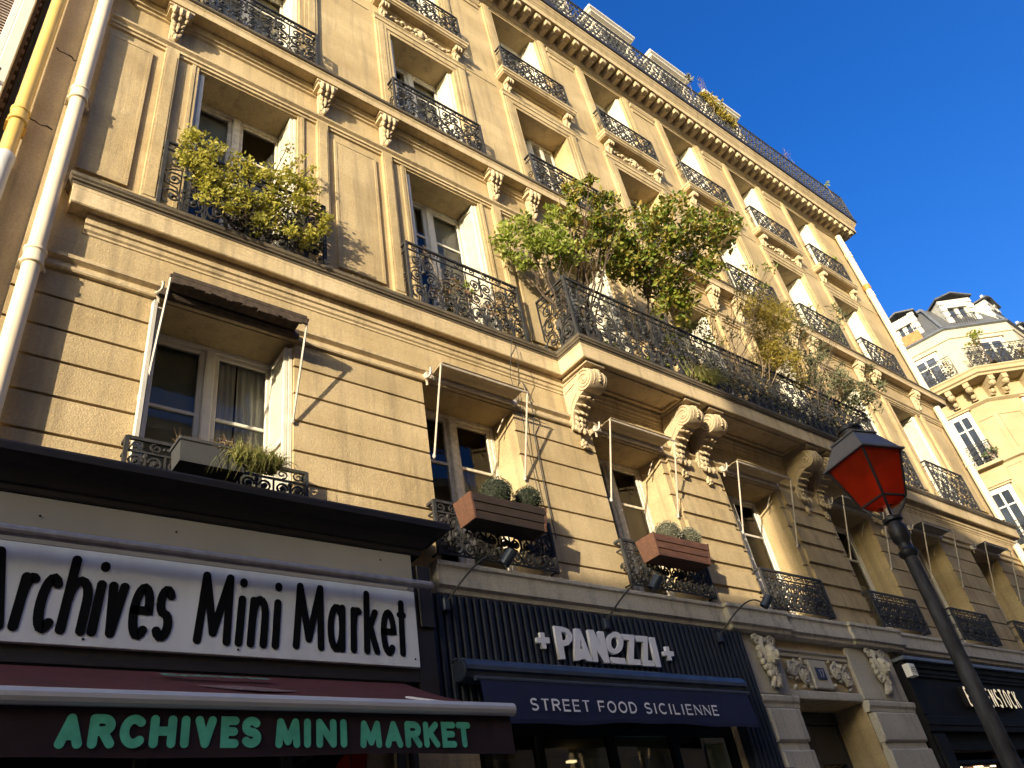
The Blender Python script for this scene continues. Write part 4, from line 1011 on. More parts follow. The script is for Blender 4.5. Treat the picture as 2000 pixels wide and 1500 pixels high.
mb = MB(); mb.bbox(7.80 - ox, 8.42 - ox, -.14, -.005, .2, 1.0, .01); mb.bbox(8.3 - ox, 8.44 - ox, -.15, -.005, 2.62, 2.74, .01); mb.build('pilaster_base', M_NAVYB, t)
mb = MB()
for x in (4.28, 4.95, 5.86, 6.76, 7.70): mb.bbox(x - .045 - ox, x + .045 - ox, .02, .09, 0, 3.25, .006)
mb.bbox(4.25 - ox, 7.75 - ox, .022, .088, 3.1, 3.25, .006); mb.bbox(4.25 - ox, 7.75 - ox, .022, .088, 0, .3, .006); mb.build('shop_frame', M_INKB, t)
mb = MB(); mb.quad((4.25 - ox, .055, .3), (7.75 - ox, .055, .3), (7.75 - ox, .055, 3.1), (4.25 - ox, .055, 3.1)); mb.build('pane', M_GLASSD, t)
PZ =  [[[(5.227, 4.062), (5.334, 4.059), (5.417, 4.041), (5.45, 3.984), (5.43, 3.928), (5.374, 3.883), (5.3, 3.868), (5.294, 3.74), (5.22, 3.739)], [(5.308, 4.008), (5.36, 4.007), (5.384, 3.979), (5.366, 3.941), (5.323, 3.926), (5.302, 3.925)]], [[(5.497, 4.058), (5.573, 4.058), (5.655, 3.739), (5.577, 3.737), (5.559, 3.76), (5.489, 3.752), (5.486, 3.74), (5.414, 3.737)], [(5.545, 3.949), (5.569, 3.861), (5.519, 3.851)]], [[(5.676, 4.06), (5.758, 4.063), (5.808, 3.913), (5.822, 4.056), (5.899, 4.056), (5.888, 3.737), (5.811, 3.735), (5.741, 3.86), (5.73, 3.74), (5.66, 3.738)]], [[(6.156, 3.959), (6.141, 3.928), (6.119, 3.899), (6.091, 3.873), (6.058, 3.853), (6.024, 3.84), (5.991, 3.834), (5.961, 3.836), (5.935, 3.845), (5.915, 3.862), (5.903, 3.884), (5.9, 3.911), (5.905, 3.941), (5.919, 3.971), (5.941, 4.001), (5.968, 4.027), (6.0, 4.047), (6.034, 4.062), (6.069, 4.069), (6.1, 4.067), (6.127, 4.058), (6.147, 4.041), (6.159, 4.017), (6.162, 3.989)], [(6.081, 3.954), (6.074, 3.937), (6.063, 3.921), (6.05, 3.907), (6.035, 3.897), (6.02, 3.889), (6.005, 3.886), (5.991, 3.887), (5.98, 3.893), (5.972, 3.902), (5.968, 3.915), (5.967, 3.929), (5.971, 3.946), (5.978, 3.962), (5.988, 3.978), (6.001, 3.992), (6.016, 4.003), (6.032, 4.01), (6.047, 4.014), (6.061, 4.013), (6.072, 4.007), (6.08, 3.998), (6.085, 3.985), (6.085, 3.97)]], [[(5.92, 3.799), (6.121, 3.799), (6.124, 3.738), (5.925, 3.737)]], [[(6.154, 4.054), (6.351, 4.056), (6.251, 3.798), (6.347, 3.798), (6.344, 3.741), (6.144, 3.739), (6.254, 3.995), (6.149, 3.993)]], [[(6.372, 4.053), (6.554, 4.057), (6.466, 3.798), (6.555, 3.797), (6.551, 3.739), (6.357, 3.736), (6.468, 3.993), (6.362, 3.99)]], [[(6.584, 4.052), (6.667, 4.055), (6.651, 3.736), (6.568, 3.737)]], [[(5.026, 3.98), (5.084, 3.979), (5.08, 3.937), (5.136, 3.936), (5.131, 3.883), (5.08, 3.879), (5.079, 3.828), (5.023, 3.829), (5.024, 3.879), (4.974, 3.878), (4.975, 3.926), (5.028, 3.933)]], [[(6.797, 3.967), (6.859, 3.967), (6.852, 3.921), (6.914, 3.918), (6.903, 3.869), (6.853, 3.866), (6.853, 3.82), (6.791, 3.82), (6.795, 3.868), (6.736, 3.864), (6.745, 3.911), (6.796, 3.917)]]]
def cutout(shapes, y, depth, mat, parent, ox):
    cu = bpy.data.curves.new('letter', 'CURVE'); cu.dimensions = '2D'; cu.fill_mode = 'BOTH'; cu.extrude = depth / 2
    for sp in shapes:
        p = cu.splines.new('POLY'); p.points.add(len(sp) - 1); p.use_cyclic_u = True
        for k, (a, b) in enumerate(sp): p.points[k].co = (a - ox, b, 0, 1)
    tmp = bpy.data.objects.new('tmp', cu); C.objects.link(tmp); bpy.context.view_layer.update()
    me = bpy.data.meshes.new_from_object(tmp.evaluated_get(bpy.context.evaluated_depsgraph_get())); bpy.data.objects.remove(tmp)
    for v in me.vertices: x, z, d = v.co; v.co = (x, y + d, z)
    me.materials.clear(); me.materials.append(mat); o_ = bpy.data.objects.new('letter', me); C.objects.link(o_); o_.parent = parent; return o_
for shp in PZ: cutout(shp, -.132, .03, M_LETW, t, ox)
mb = MB(); mb.box(4.26 - ox, 7.74 - ox, 1.30, 1.34, 0, 3.2); mb.box(4.26 - ox, 7.74 - ox, .5, 1.3, 3.2, 3.24)
mb.build('shop_interior', simple('shop_interior_paint', (.11, .075, .04), .8, 0, .3, 1.2), t)
mb = MB(); mb.box(6.02 - ox, 6.13 - ox, .84, .89, 3.06, 3.08); mb.build('ceiling_lamp', emit('warm_lamp', (1, .8, .45), 1.0), t)
mb = MB(); mb.bbox(6.72 - ox, 7.32 - ox, .62, .68, 2.48, 2.80, .01); mb.build('screen', emit('screen_glow', (.35, .7, .75), .35), t)

t = thing('shop_awning', 'navy shop awning rolled into its cassette with STREET FOOD SICILIENNE on the drop', 'awning', (6, -.1, 3.3)); o = (6, -.1, 3.3)
mb = MB(); mb.prism_x([(-.12, 3.64), (-.24, 3.645), (-.29, 3.62), (-.31, 3.57), (-.31, 3.535), (-.28, 3.525), (-.27, 3.48), (-.12, 3.47)], 4.0, 7.80); mb.prism_x([(-.115, 3.66), (-.20, 3.655), (-.20, 3.646), (-.115, 3.645)], 3.98, 7.82)
sh(mb).build('cassette', M_NAVYB, t)
for x in (3.985, 7.80):
    mb = MB(); mb.lathe([(.085, x - .012), (.095, x), (.095, x + .012), (.085, x + .02)], -.22, 3.54, 16, 'x'); sh(mb).build('end_cap', M_NAVY, t)
mb = MB(); nx = 50
for k in range(nx):
    a, b = 4.10 + 3.62 * k / nx, 4.10 + 3.62 * (k + 1) / nx; zz = lambda x: 3.10 + .012 * math.sin(x * 2.3) + .006 * math.sin(x * 7)
    yy = lambda x: -.36 + .006 * math.sin(x * 4)
    mb.quad((a, yy(a), zz(a) + .035), (b, yy(b), zz(b) + .035), (b, -.33, 3.44), (a, -.33, 3.44)); mb.quad((a, yy(a) + .004, zz(a)), (b, yy(b) + .004, zz(b)), (b, yy(b), zz(b) + .035), (a, yy(a), zz(a) + .035))
sh(mb).build('valance', M_NAVYC, t)
mb = MB(); mb.tube([(4.06, -.32, 3.455), (7.76, -.32, 3.455)], .02, 8); sh(mb).build('front_bar', M_NAVYB, t)
px = [(4.575, 5.255, 'STREET'), (5.375, 5.86, 'FOOD'), (5.985, 7.07, 'SICILIENNE')]
for xa, xb, wd in px:
    tot = sum(max(GL[c][0], .12) for c in wd) + .33 * (len(wd) - 1); k = (xb - xa) / tot; x = xa; lst = []
    for c in wd:
        ww = max(GL[c][0], .12) * k
        lst.append((c, x if GL[c][0] else x + ww / 2, x + ww)); x += ww + .33 * k
    ink = Ink(-.369, .002); ink.serif(wd, lst, 3.200, .088, .02); sh(ink.mb); ink.build(M_LETW, t)

# three gooseneck spotlights over the navy shopfront
M_SPOT = simple('slate_blue_lamp_paint', (0.03, 0.042, 0.062), 0.4, 0.3, 0.15, 6)
for i, (bx, hx, lab) in enumerate(((3.98, 4.44, 'dark gooseneck spotlight beside the grocer cornice, in front of the cast iron railing'), (5.97, 6.44, 'dark gooseneck spotlight above the middle of the navy shopfront, above the letter O'), (7.83, 8.42, 'dark gooseneck spotlight at the right end of the navy shopfront, near the stone step'))):
    t = thing('spotlight', lab, 'spotlight', (bx, -.1, 4.14), 'gooseneck spotlights over the navy shopfront')
    mb = MB(); mb.bbox(-.035, .035, -.06, 0, -.05, .06, .01); mb.build('wall_plate', M_SPOT, t)
    mb = MB(); dx = hx - bx; n = 14
    mb.tube([(dx * u * .93, -.04 - .34 * math.sin(u * PI / 2), .02 + .36 * math.sin(u * PI * .62) ) for u in [k / n for k in range(n + 1)]], .009, 6); mb.build('arm', M_IRON, t)
    mb = MB(); q = Matrix.Rotation(R(35), 3, 'X') @ Matrix.Rotation(R(25), 3, 'Y'); tmp = MB(); tmp.lathe([(.045, .075), (.055, .07), (.055, -.075), (.05, -.08), (.045, -.06)], 0, 0, 16)
    mb.v = [tuple(q @ Vector(v) + Vector((dx + .02, -.42, .36))) for v in tmp.v]; mb.f = tmp.f; mb.build('lamp_head', M_SPOT, t)

# ================================================================== the black shop on the right
M_BLK = simple('black_shopfront_paint', (0.012, 0.012, 0.013), 0.7, 0, 0.25, 4)
M_BLK.node_tree.nodes['Principled BSDF'].inputs['Specular IOR Level'].default_value = .15
M_BLK2 = simple('black_panel_paint', (0.02, 0.019, 0.021), 0.5, 0, 0.2, 2)
M_GOLD = emit('backlit_cream_letters', (1.0, .84, .56), 0.24)
t = thing('shopfront', 'black panelled shopfront with cream condensed letters right of the entrance', 'shopfront', (15, 0, 0)); ox = 15.0
mb = MB(); mb.box(12.0 - ox, 20.1 - ox, -.12, -.005, 3.15, 4.1); mb.box(12.0 - ox, 12.45 - ox, -.12, -.005, 0, 3.15)
for z0, z1, y in ((4.02, 4.10, -.19), (3.95, 4.02, -.165), (3.90, 3.95, -.15), (3.30, 3.35, -.15), (3.22, 3.30, -.165), (3.14, 3.22, -.15)): mb.bbox(12.0 - ox - (.03 if y < -.18 else 0), 20.1 - ox, y, -.121, z0, z1, .006)
mb.bbox(12.0 - ox, 12.12 - ox, -.15, -.121, 3.36, 3.89, .006); mb.bbox(12.06 - ox, 12.38 - ox, -.15, -.121, .1, 3.1, .02)
for x in (14.2, 16.2, 18.2): mb.bbox(x - .06 - ox, x + .06 - ox, -.08, .1, 0, 3.14, .01)
mb.bbox(12.45 - ox, 20.1 - ox, -.05, .08, 2.9, 3.14, .01); mb.bbox(12.45 - ox, 20.1 - ox, -.03, .06, 2.72, 2.78, .01)
mb.build('shop_frame', M_BLK, t)
mb = MB(); mb.sweep([(12.0 - ox, -.02), (12.0 - ox, -.19), (20.1 - ox, -.19)], [(-.1, 4.20), (.03, 4.17), (.05, 4.15), (.05, 4.115), (-.1, 4.105)]); mb.build('zinc_flashing', M_ZINC, t)
mb = MB(); mb.quad((12.45 - ox, .02, .3), (20.1 - ox, .02, .3), (20.1 - ox, .02, 2.72), (12.45 - ox, .02, 2.72)); mb.build('pane', M_GLASSD, t)
for face in (0, 1):
    ink = Ink(-.2055, .001) if face else Ink(-.1215, .083)
    bk = None
    w11 = 'BIRKENSTOCK'; xa = 13.50; stp = .178; zb, h = 3.49, .30
    for k, c in enumerate(w11):
        x = xa + stp * k; gw = .118
        for st in GL[c][1]:
            wd = GL[c][0] or 1
            if c == 'I': ink.stroke([(x + .06 - ox, zb), (x + .06 - ox, zb + h)], .055, False)
            else: ink.stroke([(x + .03 + u / wd * (gw - .02) - ox, zb + .02 + v * (h - .04)) for u, v in st], .038, False)
    ink.build(M_GOLD if face else M_BLK, t, 'lettering' if face else 'letter_body')
mb = MB(); mb.box(12.46 - ox, 20.0 - ox, 1.25, 1.3, 0, 2.9); mb.box(12.46 - ox, 20.0 - ox, .46, 1.25, 2.82, 2.86); mb.build('shop_interior', simple('warm_interior_paint', (.16, .08, .035), .8, 0, .3, 1.2), t)
mb = MB()
for j, y in enumerate((.55, .72, .9, 1.08)):
    for x in (12.7, 13.35, 13.75, 14.5, 15.1, 15.8): mb.box(x - ox, x + .28 - ox, y, y + .03, 2.795, 2.81)
mb.build('ceiling_lamp', emit('warm_strip', (1, .72, .5), 5.0), t)
t = thing('alarm_box', 'small chipped white alarm box on the upper left corner of the black shopfront', 'alarm box', (12.02, -.2, 3.95))
mb = MB(); mb.bbox(-.09, .09, -.07, .03, -.09, .09, .012); mb.build('box_cover', M_PAPER, t)
mb = MB()
for k in range(3): mb.box(-.06, .06, -.075, -.069, -.04 + k * .03, -.03 + k * .03)
mb.build('vent_slot', M_GREYC, t)
# house number
t = thing('house_number_plate', 'small blue enamel number plate with white 17 above the entrance', 'number plate', (9.86, -.06, 3.85))
mb = MB(); mb.bbox(-.10, .10, -.012, 0, -.075, .075, .004); mb.build('plate', simple('blue_enamel', (.008, .013, .06), .5, 0, .05), t)
ink = Ink(-.0125, .001); ink.word('17', -.055, .06, -.052, .105, .02, 0, .3, False); ink.build(simple('dull_white_enamel', (.3, .3, .33), .5), t)
# ================================================================== red street lantern
M_LAMPB = simple('lantern_black_paint', (0.022, 0.022, 0.024), 0.45, 0.2, 0.3, 10, 0.25, 40)
M_POLE = simple('pole_chipped_paint', (0.04, 0.04, 0.043), 0.6, 0.0, 0.75, 8, 0.6, 30, spec=0.35, stretch=(2, 2, .8), detail=8.0)
M_ROOFM = simple('lantern_roof_sheet', (0.15, 0.155, 0.165), 0.55, 0.1, 0.12, 6)
def redglass():
    m, n, b = mk('red_lantern_glass'); L = n.links.new
    b.inputs['Base Color'].default_value = (0.55, 0.05, 0.012, 1); b.inputs['Roughness'].default_value = 0.12
    tr = n.nodes.new('ShaderNodeBsdfTranslucent'); tr.inputs[0].default_value = (1.0, 0.2, 0.04, 1)
    tp = n.nodes.new('ShaderNodeBsdfTransparent'); tp.inputs[0].default_value = (1.0, 0.17, 0.045, 1)
    tc = n.nodes.new('ShaderNodeTexCoord'); nz = n.nodes.new('ShaderNodeTexNoise'); nz.inputs['Scale'].default_value = 5; L(tc.outputs['Object'], nz.inputs[0])
    cr = n.nodes.new('ShaderNodeMapRange'); cr.inputs[1].default_value = .3; cr.inputs[2].default_value = .7; cr.inputs[3].default_value = .25; cr.inputs[4].default_value = .6; L(nz.outputs[0], cr.inputs[0])
    m1 = n.nodes.new('ShaderNodeMixShader'); L(cr.outputs[0], m1.inputs[0]); L(tr.outputs[0], m1.inputs[1]); L(tp.outputs[0], m1.inputs[2])
    m2 = n.nodes.new('ShaderNodeMixShader'); m2.inputs[0].default_value = 0.25; L(m1.outputs[0], m2.inputs[1]); L(b.outputs[0], m2.inputs[2])
    L(m2.outputs[0], n.nodes['Material Output'].inputs[0]); return m
M_RED = redglass()
t = thing('street_lamp', 'black street lamp with a red glass lantern on a scuffed pole', 'street lamp', (5.078, -3.635, 0), rz=R(-16))
mb = MB(); mb.lathe([(.13, 0), (.13, .12), (.10, .16), (.095, .75), (.075, .85), (.066, 1.0), (.054, 1.8), (.046, 2.6), (.041, 3.28)], 0, 0, 18); mb.build('pole', M_POLE, t, True)
mb = MB(); mb.lathe([(.042, 3.2), (.058, 3.22), (.058, 3.245), (.044, 3.26), (.042, 3.30), (.054, 3.32), (.06, 3.35), (.062, 3.40), (.05, 3.43), (.046, 3.445), (.064, 3.455), (.064, 3.475), (.03, 3.49)], 0, 0, 18); mb.build('collar', M_LAMPB, t, True)
hb, ht, zb, zt = .102, .172, 3.60, 3.925
cb = [(-hb, -hb), (hb, -hb), (hb, hb), (-hb, hb)]; ct = [(-ht, -ht), (ht, -ht), (ht, ht), (-ht, ht)]
mb = MB()
for i in range(4):
    j = (i + 1) % 4
    mb.tube([(*cb[i], zb), (*ct[i], zt)], .009, 4); mb.tube([(*cb[i], zb), (*cb[j], zb)], .009, 4); mb.tube([(*ct[i], zt), (*ct[j], zt)], .008, 4)
    mb.tube([(cb[i][0] * .98, cb[i][1] * .98, zb), (cb[i][0] * .75, cb[i][1] * .75, zb - .05), (cb[i][0] * .35, cb[i][1] * .35, 3.49)], .009, 5)
mb.build('lantern_frame', M_LAMPB, t)
for i in range(4):
    j = (i + 1) % 4; g = MB(); g.quad((*cb[i], zb + .004), (*cb[j], zb + .004), (*ct[j], zt), (*ct[i], zt)); g.build('glass_panel', M_RED, t)
mb = MB(); q = .055
mb.quad((-hb, -hb, zb), (hb, -hb, zb), (q, -q, zb - .045), (-q, -q, zb - .045)); mb.quad((hb, -hb, zb), (hb, hb, zb), (q, q, zb - .045), (q, -q, zb - .045))
mb.quad((hb, hb, zb), (-hb, hb, zb), (-q, q, zb - .045), (q, q, zb - .045)); mb.quad((-hb, hb, zb), (-hb, -hb, zb), (-q, -q, zb - .045), (-q, q, zb - .045)); mb.build('bottom_glass', M_RED, t)
mb = MB(); e, f = .196, .105; z0, z1 = 3.915, 4.085
mb.hexa([(-e, -e, z0), (e, -e, z0), (e, e, z0), (-e, e, z0)], [(-e, -e, z0 + .012), (e, -e, z0 + .012), (e, e, z0 + .012), (-e, e, z0 + .012)])
mb.hexa([(-e + .012, -e + .012, z0 + .013), (e - .012, -e + .012, z0 + .013), (e - .012, e - .012, z0 + .013), (-e + .012, e - .012, z0 + .013)], [(-f, -f, z1), (f, -f, z1), (f, f, z1), (-f, f, z1)])
mb.hexa([(-f - .01, -f - .01, z1), (f + .01, -f - .01, z1), (f + .01, f + .01, z1), (-f - .01, f + .01, z1)], [(-f - .01, -f - .01, z1 + .012), (f + .01, -f - .01, z1 + .012), (f + .01, f + .01, z1 + .012), (-f - .01, f + .01, z1 + .012)])
mb.build('lantern_roof', M_ROOFM, t)
mb = MB(); mb.lathe([(.075, 4.097), (.075, 4.15), (.085, 4.155), (.085, 4.175), (.06, 4.19), (.02, 4.21)], 0, 0, 18); mb.build('chimney_cap', M_LAMPB, t, True)
mb = MB(); mb.lathe([(.02, 3.50), (.024, 3.60), (.035, 3.66), (.035, 3.78), (.02, 3.82)], 0, 0, 12); mb.build('bulb', simple('frosted_bulb', (.6, .5, .4), .4), t, True)

# ================================================================== planting
def leaves(mb, q, c, n, spread, ln, wd, up=0.2, droop=0.0):
    """n folded leaves scattered in an ellipsoid"""
    for _ in range(n):
        while True:
            p = Vector((q.uniform(-1, 1), q.uniform(-1, 1), q.uniform(-1, 1)))
            if p.length < 1: break
        p = Vector((p.x * spread[0], p.y * spread[1], p.z * spread[2])) + Vector(c)
        d = Vector((q.gauss(0, 1), q.gauss(0, 1), q.gauss(up, .7) - droop)).normalized()
        sd_ = d.cross(Vector((q.gauss(0, 1), q.gauss(0, 1), q.gauss(.6, .8)))).normalized(); nn = d.cross(sd_)
        l = ln * q.uniform(.6, 1.3); w_ = wd * q.uniform(.7, 1.2)
        m1 = p + d * l * .45
        k = len(mb.v)
        mb.v += [tuple(p), tuple(m1 + sd_ * w_ + nn * w_ * .35), tuple(p + d * l), tuple(m1 - sd_ * w_ + nn * w_ * .35)]
        mb.f += [(k, k + 2, k + 1), (k, k + 3, k + 2)]
def branch(mb, q, a, b, r0, r1, wob=.05, n=6):
    a, b = Vector(a), Vector(b); pts = []
    for k in range(n + 1):
        u = k / n; s = math.sin(u * PI)
        pts.append(a.lerp(b, u) + Vector((q.uniform(-1, 1), q.uniform(-1, 1), q.uniform(-.5, .5))) * wob * s)
    mb.tube(pts, r0, 5, True, r1); return pts
L_YEL = leafmat('yellow_green_leaf', [(.36, .33, .035), (.48, .43, .06), (.25, .27, .035), (.54, .47, .10), (.16, .19, .03)], .45)
L_GRN = leafmat('bright_green_leaf', [(.19, .26, .03), (.30, .36, .05), (.38, .41, .09), (.12, .18, .03)], .45)
L_TREE = leafmat('mixed_autumn_leaf', [(.09, .16, .02), (.18, .25, .03), (.27, .31, .04), (.34, .22, .04), (.08, .13, .02), (.40, .33, .06)], .42)
L_BAM = leafmat('golden_bamboo_leaf', [(.42, .31, .04), (.30, .26, .04), (.50, .38, .07), (.20, .19, .04)], .45)
L_OLIVE = leafmat('dark_willow_leaf', [(.06, .075, .03), (.10, .115, .05), (.17, .17, .09), (.04, .05, .02)], .3)
L_DRY = leafmat('dried_stem_leaf', [(.22, .12, .07), (.30, .19, .10), (.14, .10, .04), (.18, .16, .05)], .3)
L_BOX = leafmat('dimmed_boxwood_leaf', [(.015, .024, .010), (.028, .04, .018), (.05, .062, .032), (.010, .015, .007)], .05)  # leaf colours lowered so the left planter's pair looks less lit
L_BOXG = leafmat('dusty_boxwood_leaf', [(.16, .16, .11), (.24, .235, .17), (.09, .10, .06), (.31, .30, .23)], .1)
L_GRASS = leafmat('pale_grass_blade', [(.24, .25, .06), (.34, .33, .10), (.16, .20, .04), (.40, .33, .14)], .35)
L_CONIF = leafmat('fine_green_sprig', [(.07, .16, .02), (.12, .22, .04)], .3)
M_BARK = simple('twig_bark', (.07, .05, .035), .85, 0, .3, 20, .3, 60)
M_TWIG = simple('pale_twig', (.25, .19, .12), .8, 0, .2, 20)
M_POT = simple('dark_planter', (.05, .045, .04), .7, 0, .2, 6)
M_TERRA = simple('terracotta', (.35, .13, .06), .8, 0, .15, 8)

def shrub(name, label, root, clusters, leafm, leaf, stems=M_BARK, pot=None, seed=1, r0=.016, group=None, extra=None, cat='shrub', up=.2, droop=0, pm=None, fork=None):
    """clusters [(cx,cy,cz, rx,ry,rz, n)] relative to root"""
    t = thing(name, label, cat, root, group); q = random.Random(seed)
    st = MB(); lf = MB()
    for (cx, cy, cz, rx, ry, rz, n) in clusters:
        base = (q.uniform(-.05, .05), q.uniform(-.03, .03), 0.0)
        if fork: f_ = q.choice(fork); base = (f_[0], f_[1], f_[2])
        pts = branch(st, q, base, (cx, cy, cz), r0, r0 * .45, .06 * max(.4, cz))
        for _ in range(4): branch(st, q, pts[q.randint(3, 6)], (cx + q.uniform(-rx, rx) * .8, cy + q.uniform(-ry, ry) * .8, cz + q.uniform(-rz, rz) * .8), r0 * .4, r0 * .15, .03, 4)
        # sub-clumps give the crown gaps and clusters
        m = max(3, n // 26)
        for _ in range(m):
            while True:
                p = Vector((q.uniform(-1, 1), q.uniform(-1, 1), q.uniform(-1, 1)))
                if p.length < 1: break
            s = q.uniform(.22, .5)
            leaves(lf, q, (cx + p.x * rx, cy + p.y * ry, cz + p.z * rz), n // m, (rx * s + .02, ry * s + .02, rz * s + .015), leaf[0], leaf[1], up, droop)
    st.build('trunk' if cat == 'tree' else 'stems', stems, t); lf.build('crown' if cat == 'tree' else 'foliage', leafm, t)
    if pot:
        p = MB(); x, y, z = pot
        p.hexa([(-x * .85, -y * .85, -z), (x * .85, -y * .85, -z), (x * .85, y * .85, -z), (-x * .85, y * .85, -z)], [(-x, -y, 0), (x, -y, 0), (x, y, 0), (-x, y, 0)]); p.build('pot', pm or M_POT, t)
    if extra: extra(t, q)
    return t
# yellow-green bush spilling through the railing of the first noble-floor window
W1S =  [(1.31, -0.3, 8.73), (1.46, -0.36, 8.62), (1.3, -0.3, 8.37), (1.53, -0.36, 8.35), (1.74, -0.3, 8.66), (1.93, -0.36, 8.58), (2.18, -0.3, 8.71), (2.36, -0.36, 8.68), (1.7, -0.3, 8.25), (1.89, -0.36, 8.18), (2.19, -0.3, 8.3), (2.4, -0.36, 8.41), (2.63, -0.3, 8.48), (2.7, -0.36, 8.17), (2.03, -0.3, 8.01), (2.28, -0.36, 7.98), (2.57, -0.3, 7.99), (1.6, -0.36, 7.93), (1.46, -0.3, 8.18), (2.57, -0.36, 8.76)]
W1T =  [(2.55, -0.2, 9.38), (2.39, -0.2, 9.45), (2.71, -0.2, 9.3)]
def world(root, pts, rr, n): return [(x - root[0], y - root[1], z - root[2], rr[0] * (1 + .25 * math.sin(k * 2.3)), rr[1], rr[2] * (1 + .25 * math.cos(k * 1.7)), n) for k, (x, y, z) in enumerate(pts)]
rt = (COL[0] + .05, -.08, 7.83)
def vine_extra(t, q):
    mb = MB()
    for k in range(30): branch(mb, q, (q.uniform(-.6, .7), -.05, .02), (q.uniform(-.75, .8), q.uniform(-.28, -.05), q.uniform(.15, .8)), .005, .002, .09, 6)
    mb.build('woody_stems', M_BARK, t)
    mb = MB(); leaves(mb, q, (.2, -.15, .3), 500, (.7, .1, .28), .045, .013); mb.build('shaded_leaves', L_OLIVE, t)
shrub('climbing_shrub', 'yellow green bush spilling through the railing of the second floor window at the far left', rt, world(rt, W1S, (.16, .12, .15), 215) + world(rt, W1T, (.07, .06, .10), 26), L_YEL, (.05, .017), pot=(.55, .07, .0001), seed=5, r0=.010, extra=vine_extra)
shrub('feathery_plant', 'small feathery green plant behind the yellow green bush, before the window', (2.08, .02, 8.35), [(0, 0, .22, .14, .08, .16, 420), (.12, 0, .18, .08, .06, .1, 160)], L_CONIF, (.05, .004), pot=(.09, .09, .3), seed=6, r0=.006, cat='plant', up=.9)
# dry flowers tangled in the second railing
def dry_extra(t, q):
    mb = MB()
    for k in range(16): branch(mb, q, (q.uniform(-.6, .6), .0, .02), (q.uniform(-.7, .7), q.uniform(-.12, .05), q.uniform(.5, 1.08)), .004, .002, .08, 5)
    mb.build('dry_stalks', M_TWIG, t)
shrub('withered_plant', 'withered reddish plant with dry stalks behind the railing left of the long balcony', (COL[1], -.08, 7.83), [(-.5, -.02, .88, .16, .08, .16, 46), (-.25, -.06, .55, .22, .08, .3, 90), (.05, -.05, .35, .25, .08, .25, 90), (.35, -.06, .45, .25, .08, .3, 70), (.6, -.05, .7, .12, .06, .2, 30), (-.4, -.04, .3, .2, .07, .2, 70)], L_DRY, (.05, .012), M_TWIG, seed=8, r0=.006, cat='plant', extra=dry_extra)
shrub('leafy_plant', 'green sprig poking through the middle of the railing beside the withered plant', (COL[1] + .02, -.15, 7.83), [(0, -.02, .62, .10, .06, .14, 80)], L_GRN, (.045, .016), seed=9, r0=.006, cat='plant')
# planted long balcony
BZ = 7.80
LEFTP = [(5.57, -0.26, 9.53), (5.82, -0.42, 9.78), (5.88, -0.59, 9.38), (5.77, -0.27, 9.34), (6.11, -0.67, 9.75), (6.12, -0.72, 9.28), (6.35, -0.71, 9.21), (6.19, -0.38, 9.38)]
MIDP = [(6.35, -0.79, 10.03), (6.58, -0.96, 10.33), (6.5, -1.23, 10.16), (6.73, -1.0, 9.87), (6.72, -0.68, 9.9), (6.83, -0.95, 9.55), (6.92, -1.09, 9.78), (7.01, -1.24, 10.18), (6.67, -0.71, 9.47)]
BIGX = [(7.38, -.75, 9.5), (7.2, -.85, 9.75), (7.35, -1.0, 10.05), (7.15, -.8, 9.45)]
BIGP = [(7.44, -0.97, 9.85), (7.77, -1.2, 10.26), (7.84, -1.52, 10.18), (8.07, -1.71, 9.98), (8.63, -1.65, 9.89), (7.72, -0.9, 9.67), (7.91, -1.27, 9.69), (8.44, -1.36, 9.78), (8.58, -1.45, 9.38), (8.04, -1.0, 9.3), (8.58, -0.97, 9.25), (7.65, -0.7, 9.54), (8.45, -1.95, 9.84), (8.08, -0.7, 9.47), (8.34, -0.83, 9.0), (7.77, -1.31, 9.87)]
BAMP = [(10.47, -0.99, 9.77), (10.87, -0.75, 9.65), (10.69, -0.84, 9.05), (10.92, -1.07, 9.42), (11.11, -0.43, 9.1), (10.98, -0.93, 8.87), (10.74, -1.2, 9.71), (11.54, -0.64, 8.88)]
OLEP = [(12.13, -0.58, 9.29), (12.73, -0.6, 9.24), (12.61, -0.93, 8.83), (12.38, -0.46, 8.93), (13.01, -0.49, 8.87), (11.73, -0.81, 9.58), (12.3, -0.85, 9.4), (12.11, -1.04, 10.3), (12.25, -1.49, 9.75)]
LAUP = [(13.37, -0.73, 8.94), (13.88, -0.78, 9.0), (13.19, -0.51, 8.73), (13.59, -1.12, 9.11), (13.88, -0.56, 8.78)]
TWIP = [(9.67, -1.25, 9.67), (10.2, -1.64, 10.05), (9.91, -1.53, 9.54), (9.71, -1.53, 9.91), (9.56, -0.32, 9.35), (9.54, -0.64, 8.99), (9.77, -0.84, 9.15), (9.67, -0.66, 9.58)]
rt = (6.34, -.36, BZ + .5); shrub('balcony_shrub', 'bright green shrub leaning over the left corner of the long balcony', rt, world(rt, LEFTP, (.23, .18, .23), 230), L_GRN, (.085, .025), pot=(.12, .12, .48), seed=11, r0=.012)
rt = (6.75, -.3, BZ + .45); shrub('potted_tree', 'tall reddish topped tree growing behind the bright green shrub on the long balcony', rt, world(rt, MIDP, (.23, .18, .22), 170), L_TREE, (.085, .025), pot=(.14, .14, .44), seed=12, r0=.016, cat='tree')
def trunk_extra(t, q):
    mb = MB(); branch(mb, q, (0, 0, -.05), (.03, -.08, .75), .034, .028, .03); branch(mb, q, (.03, -.08, .72), (-.25, -.5, 1.3), .024, .014, .05); branch(mb, q, (.03, -.08, .72), (.25, -.6, 1.35), .022, .012, .05); mb.build('trunk', M_BARK, t)
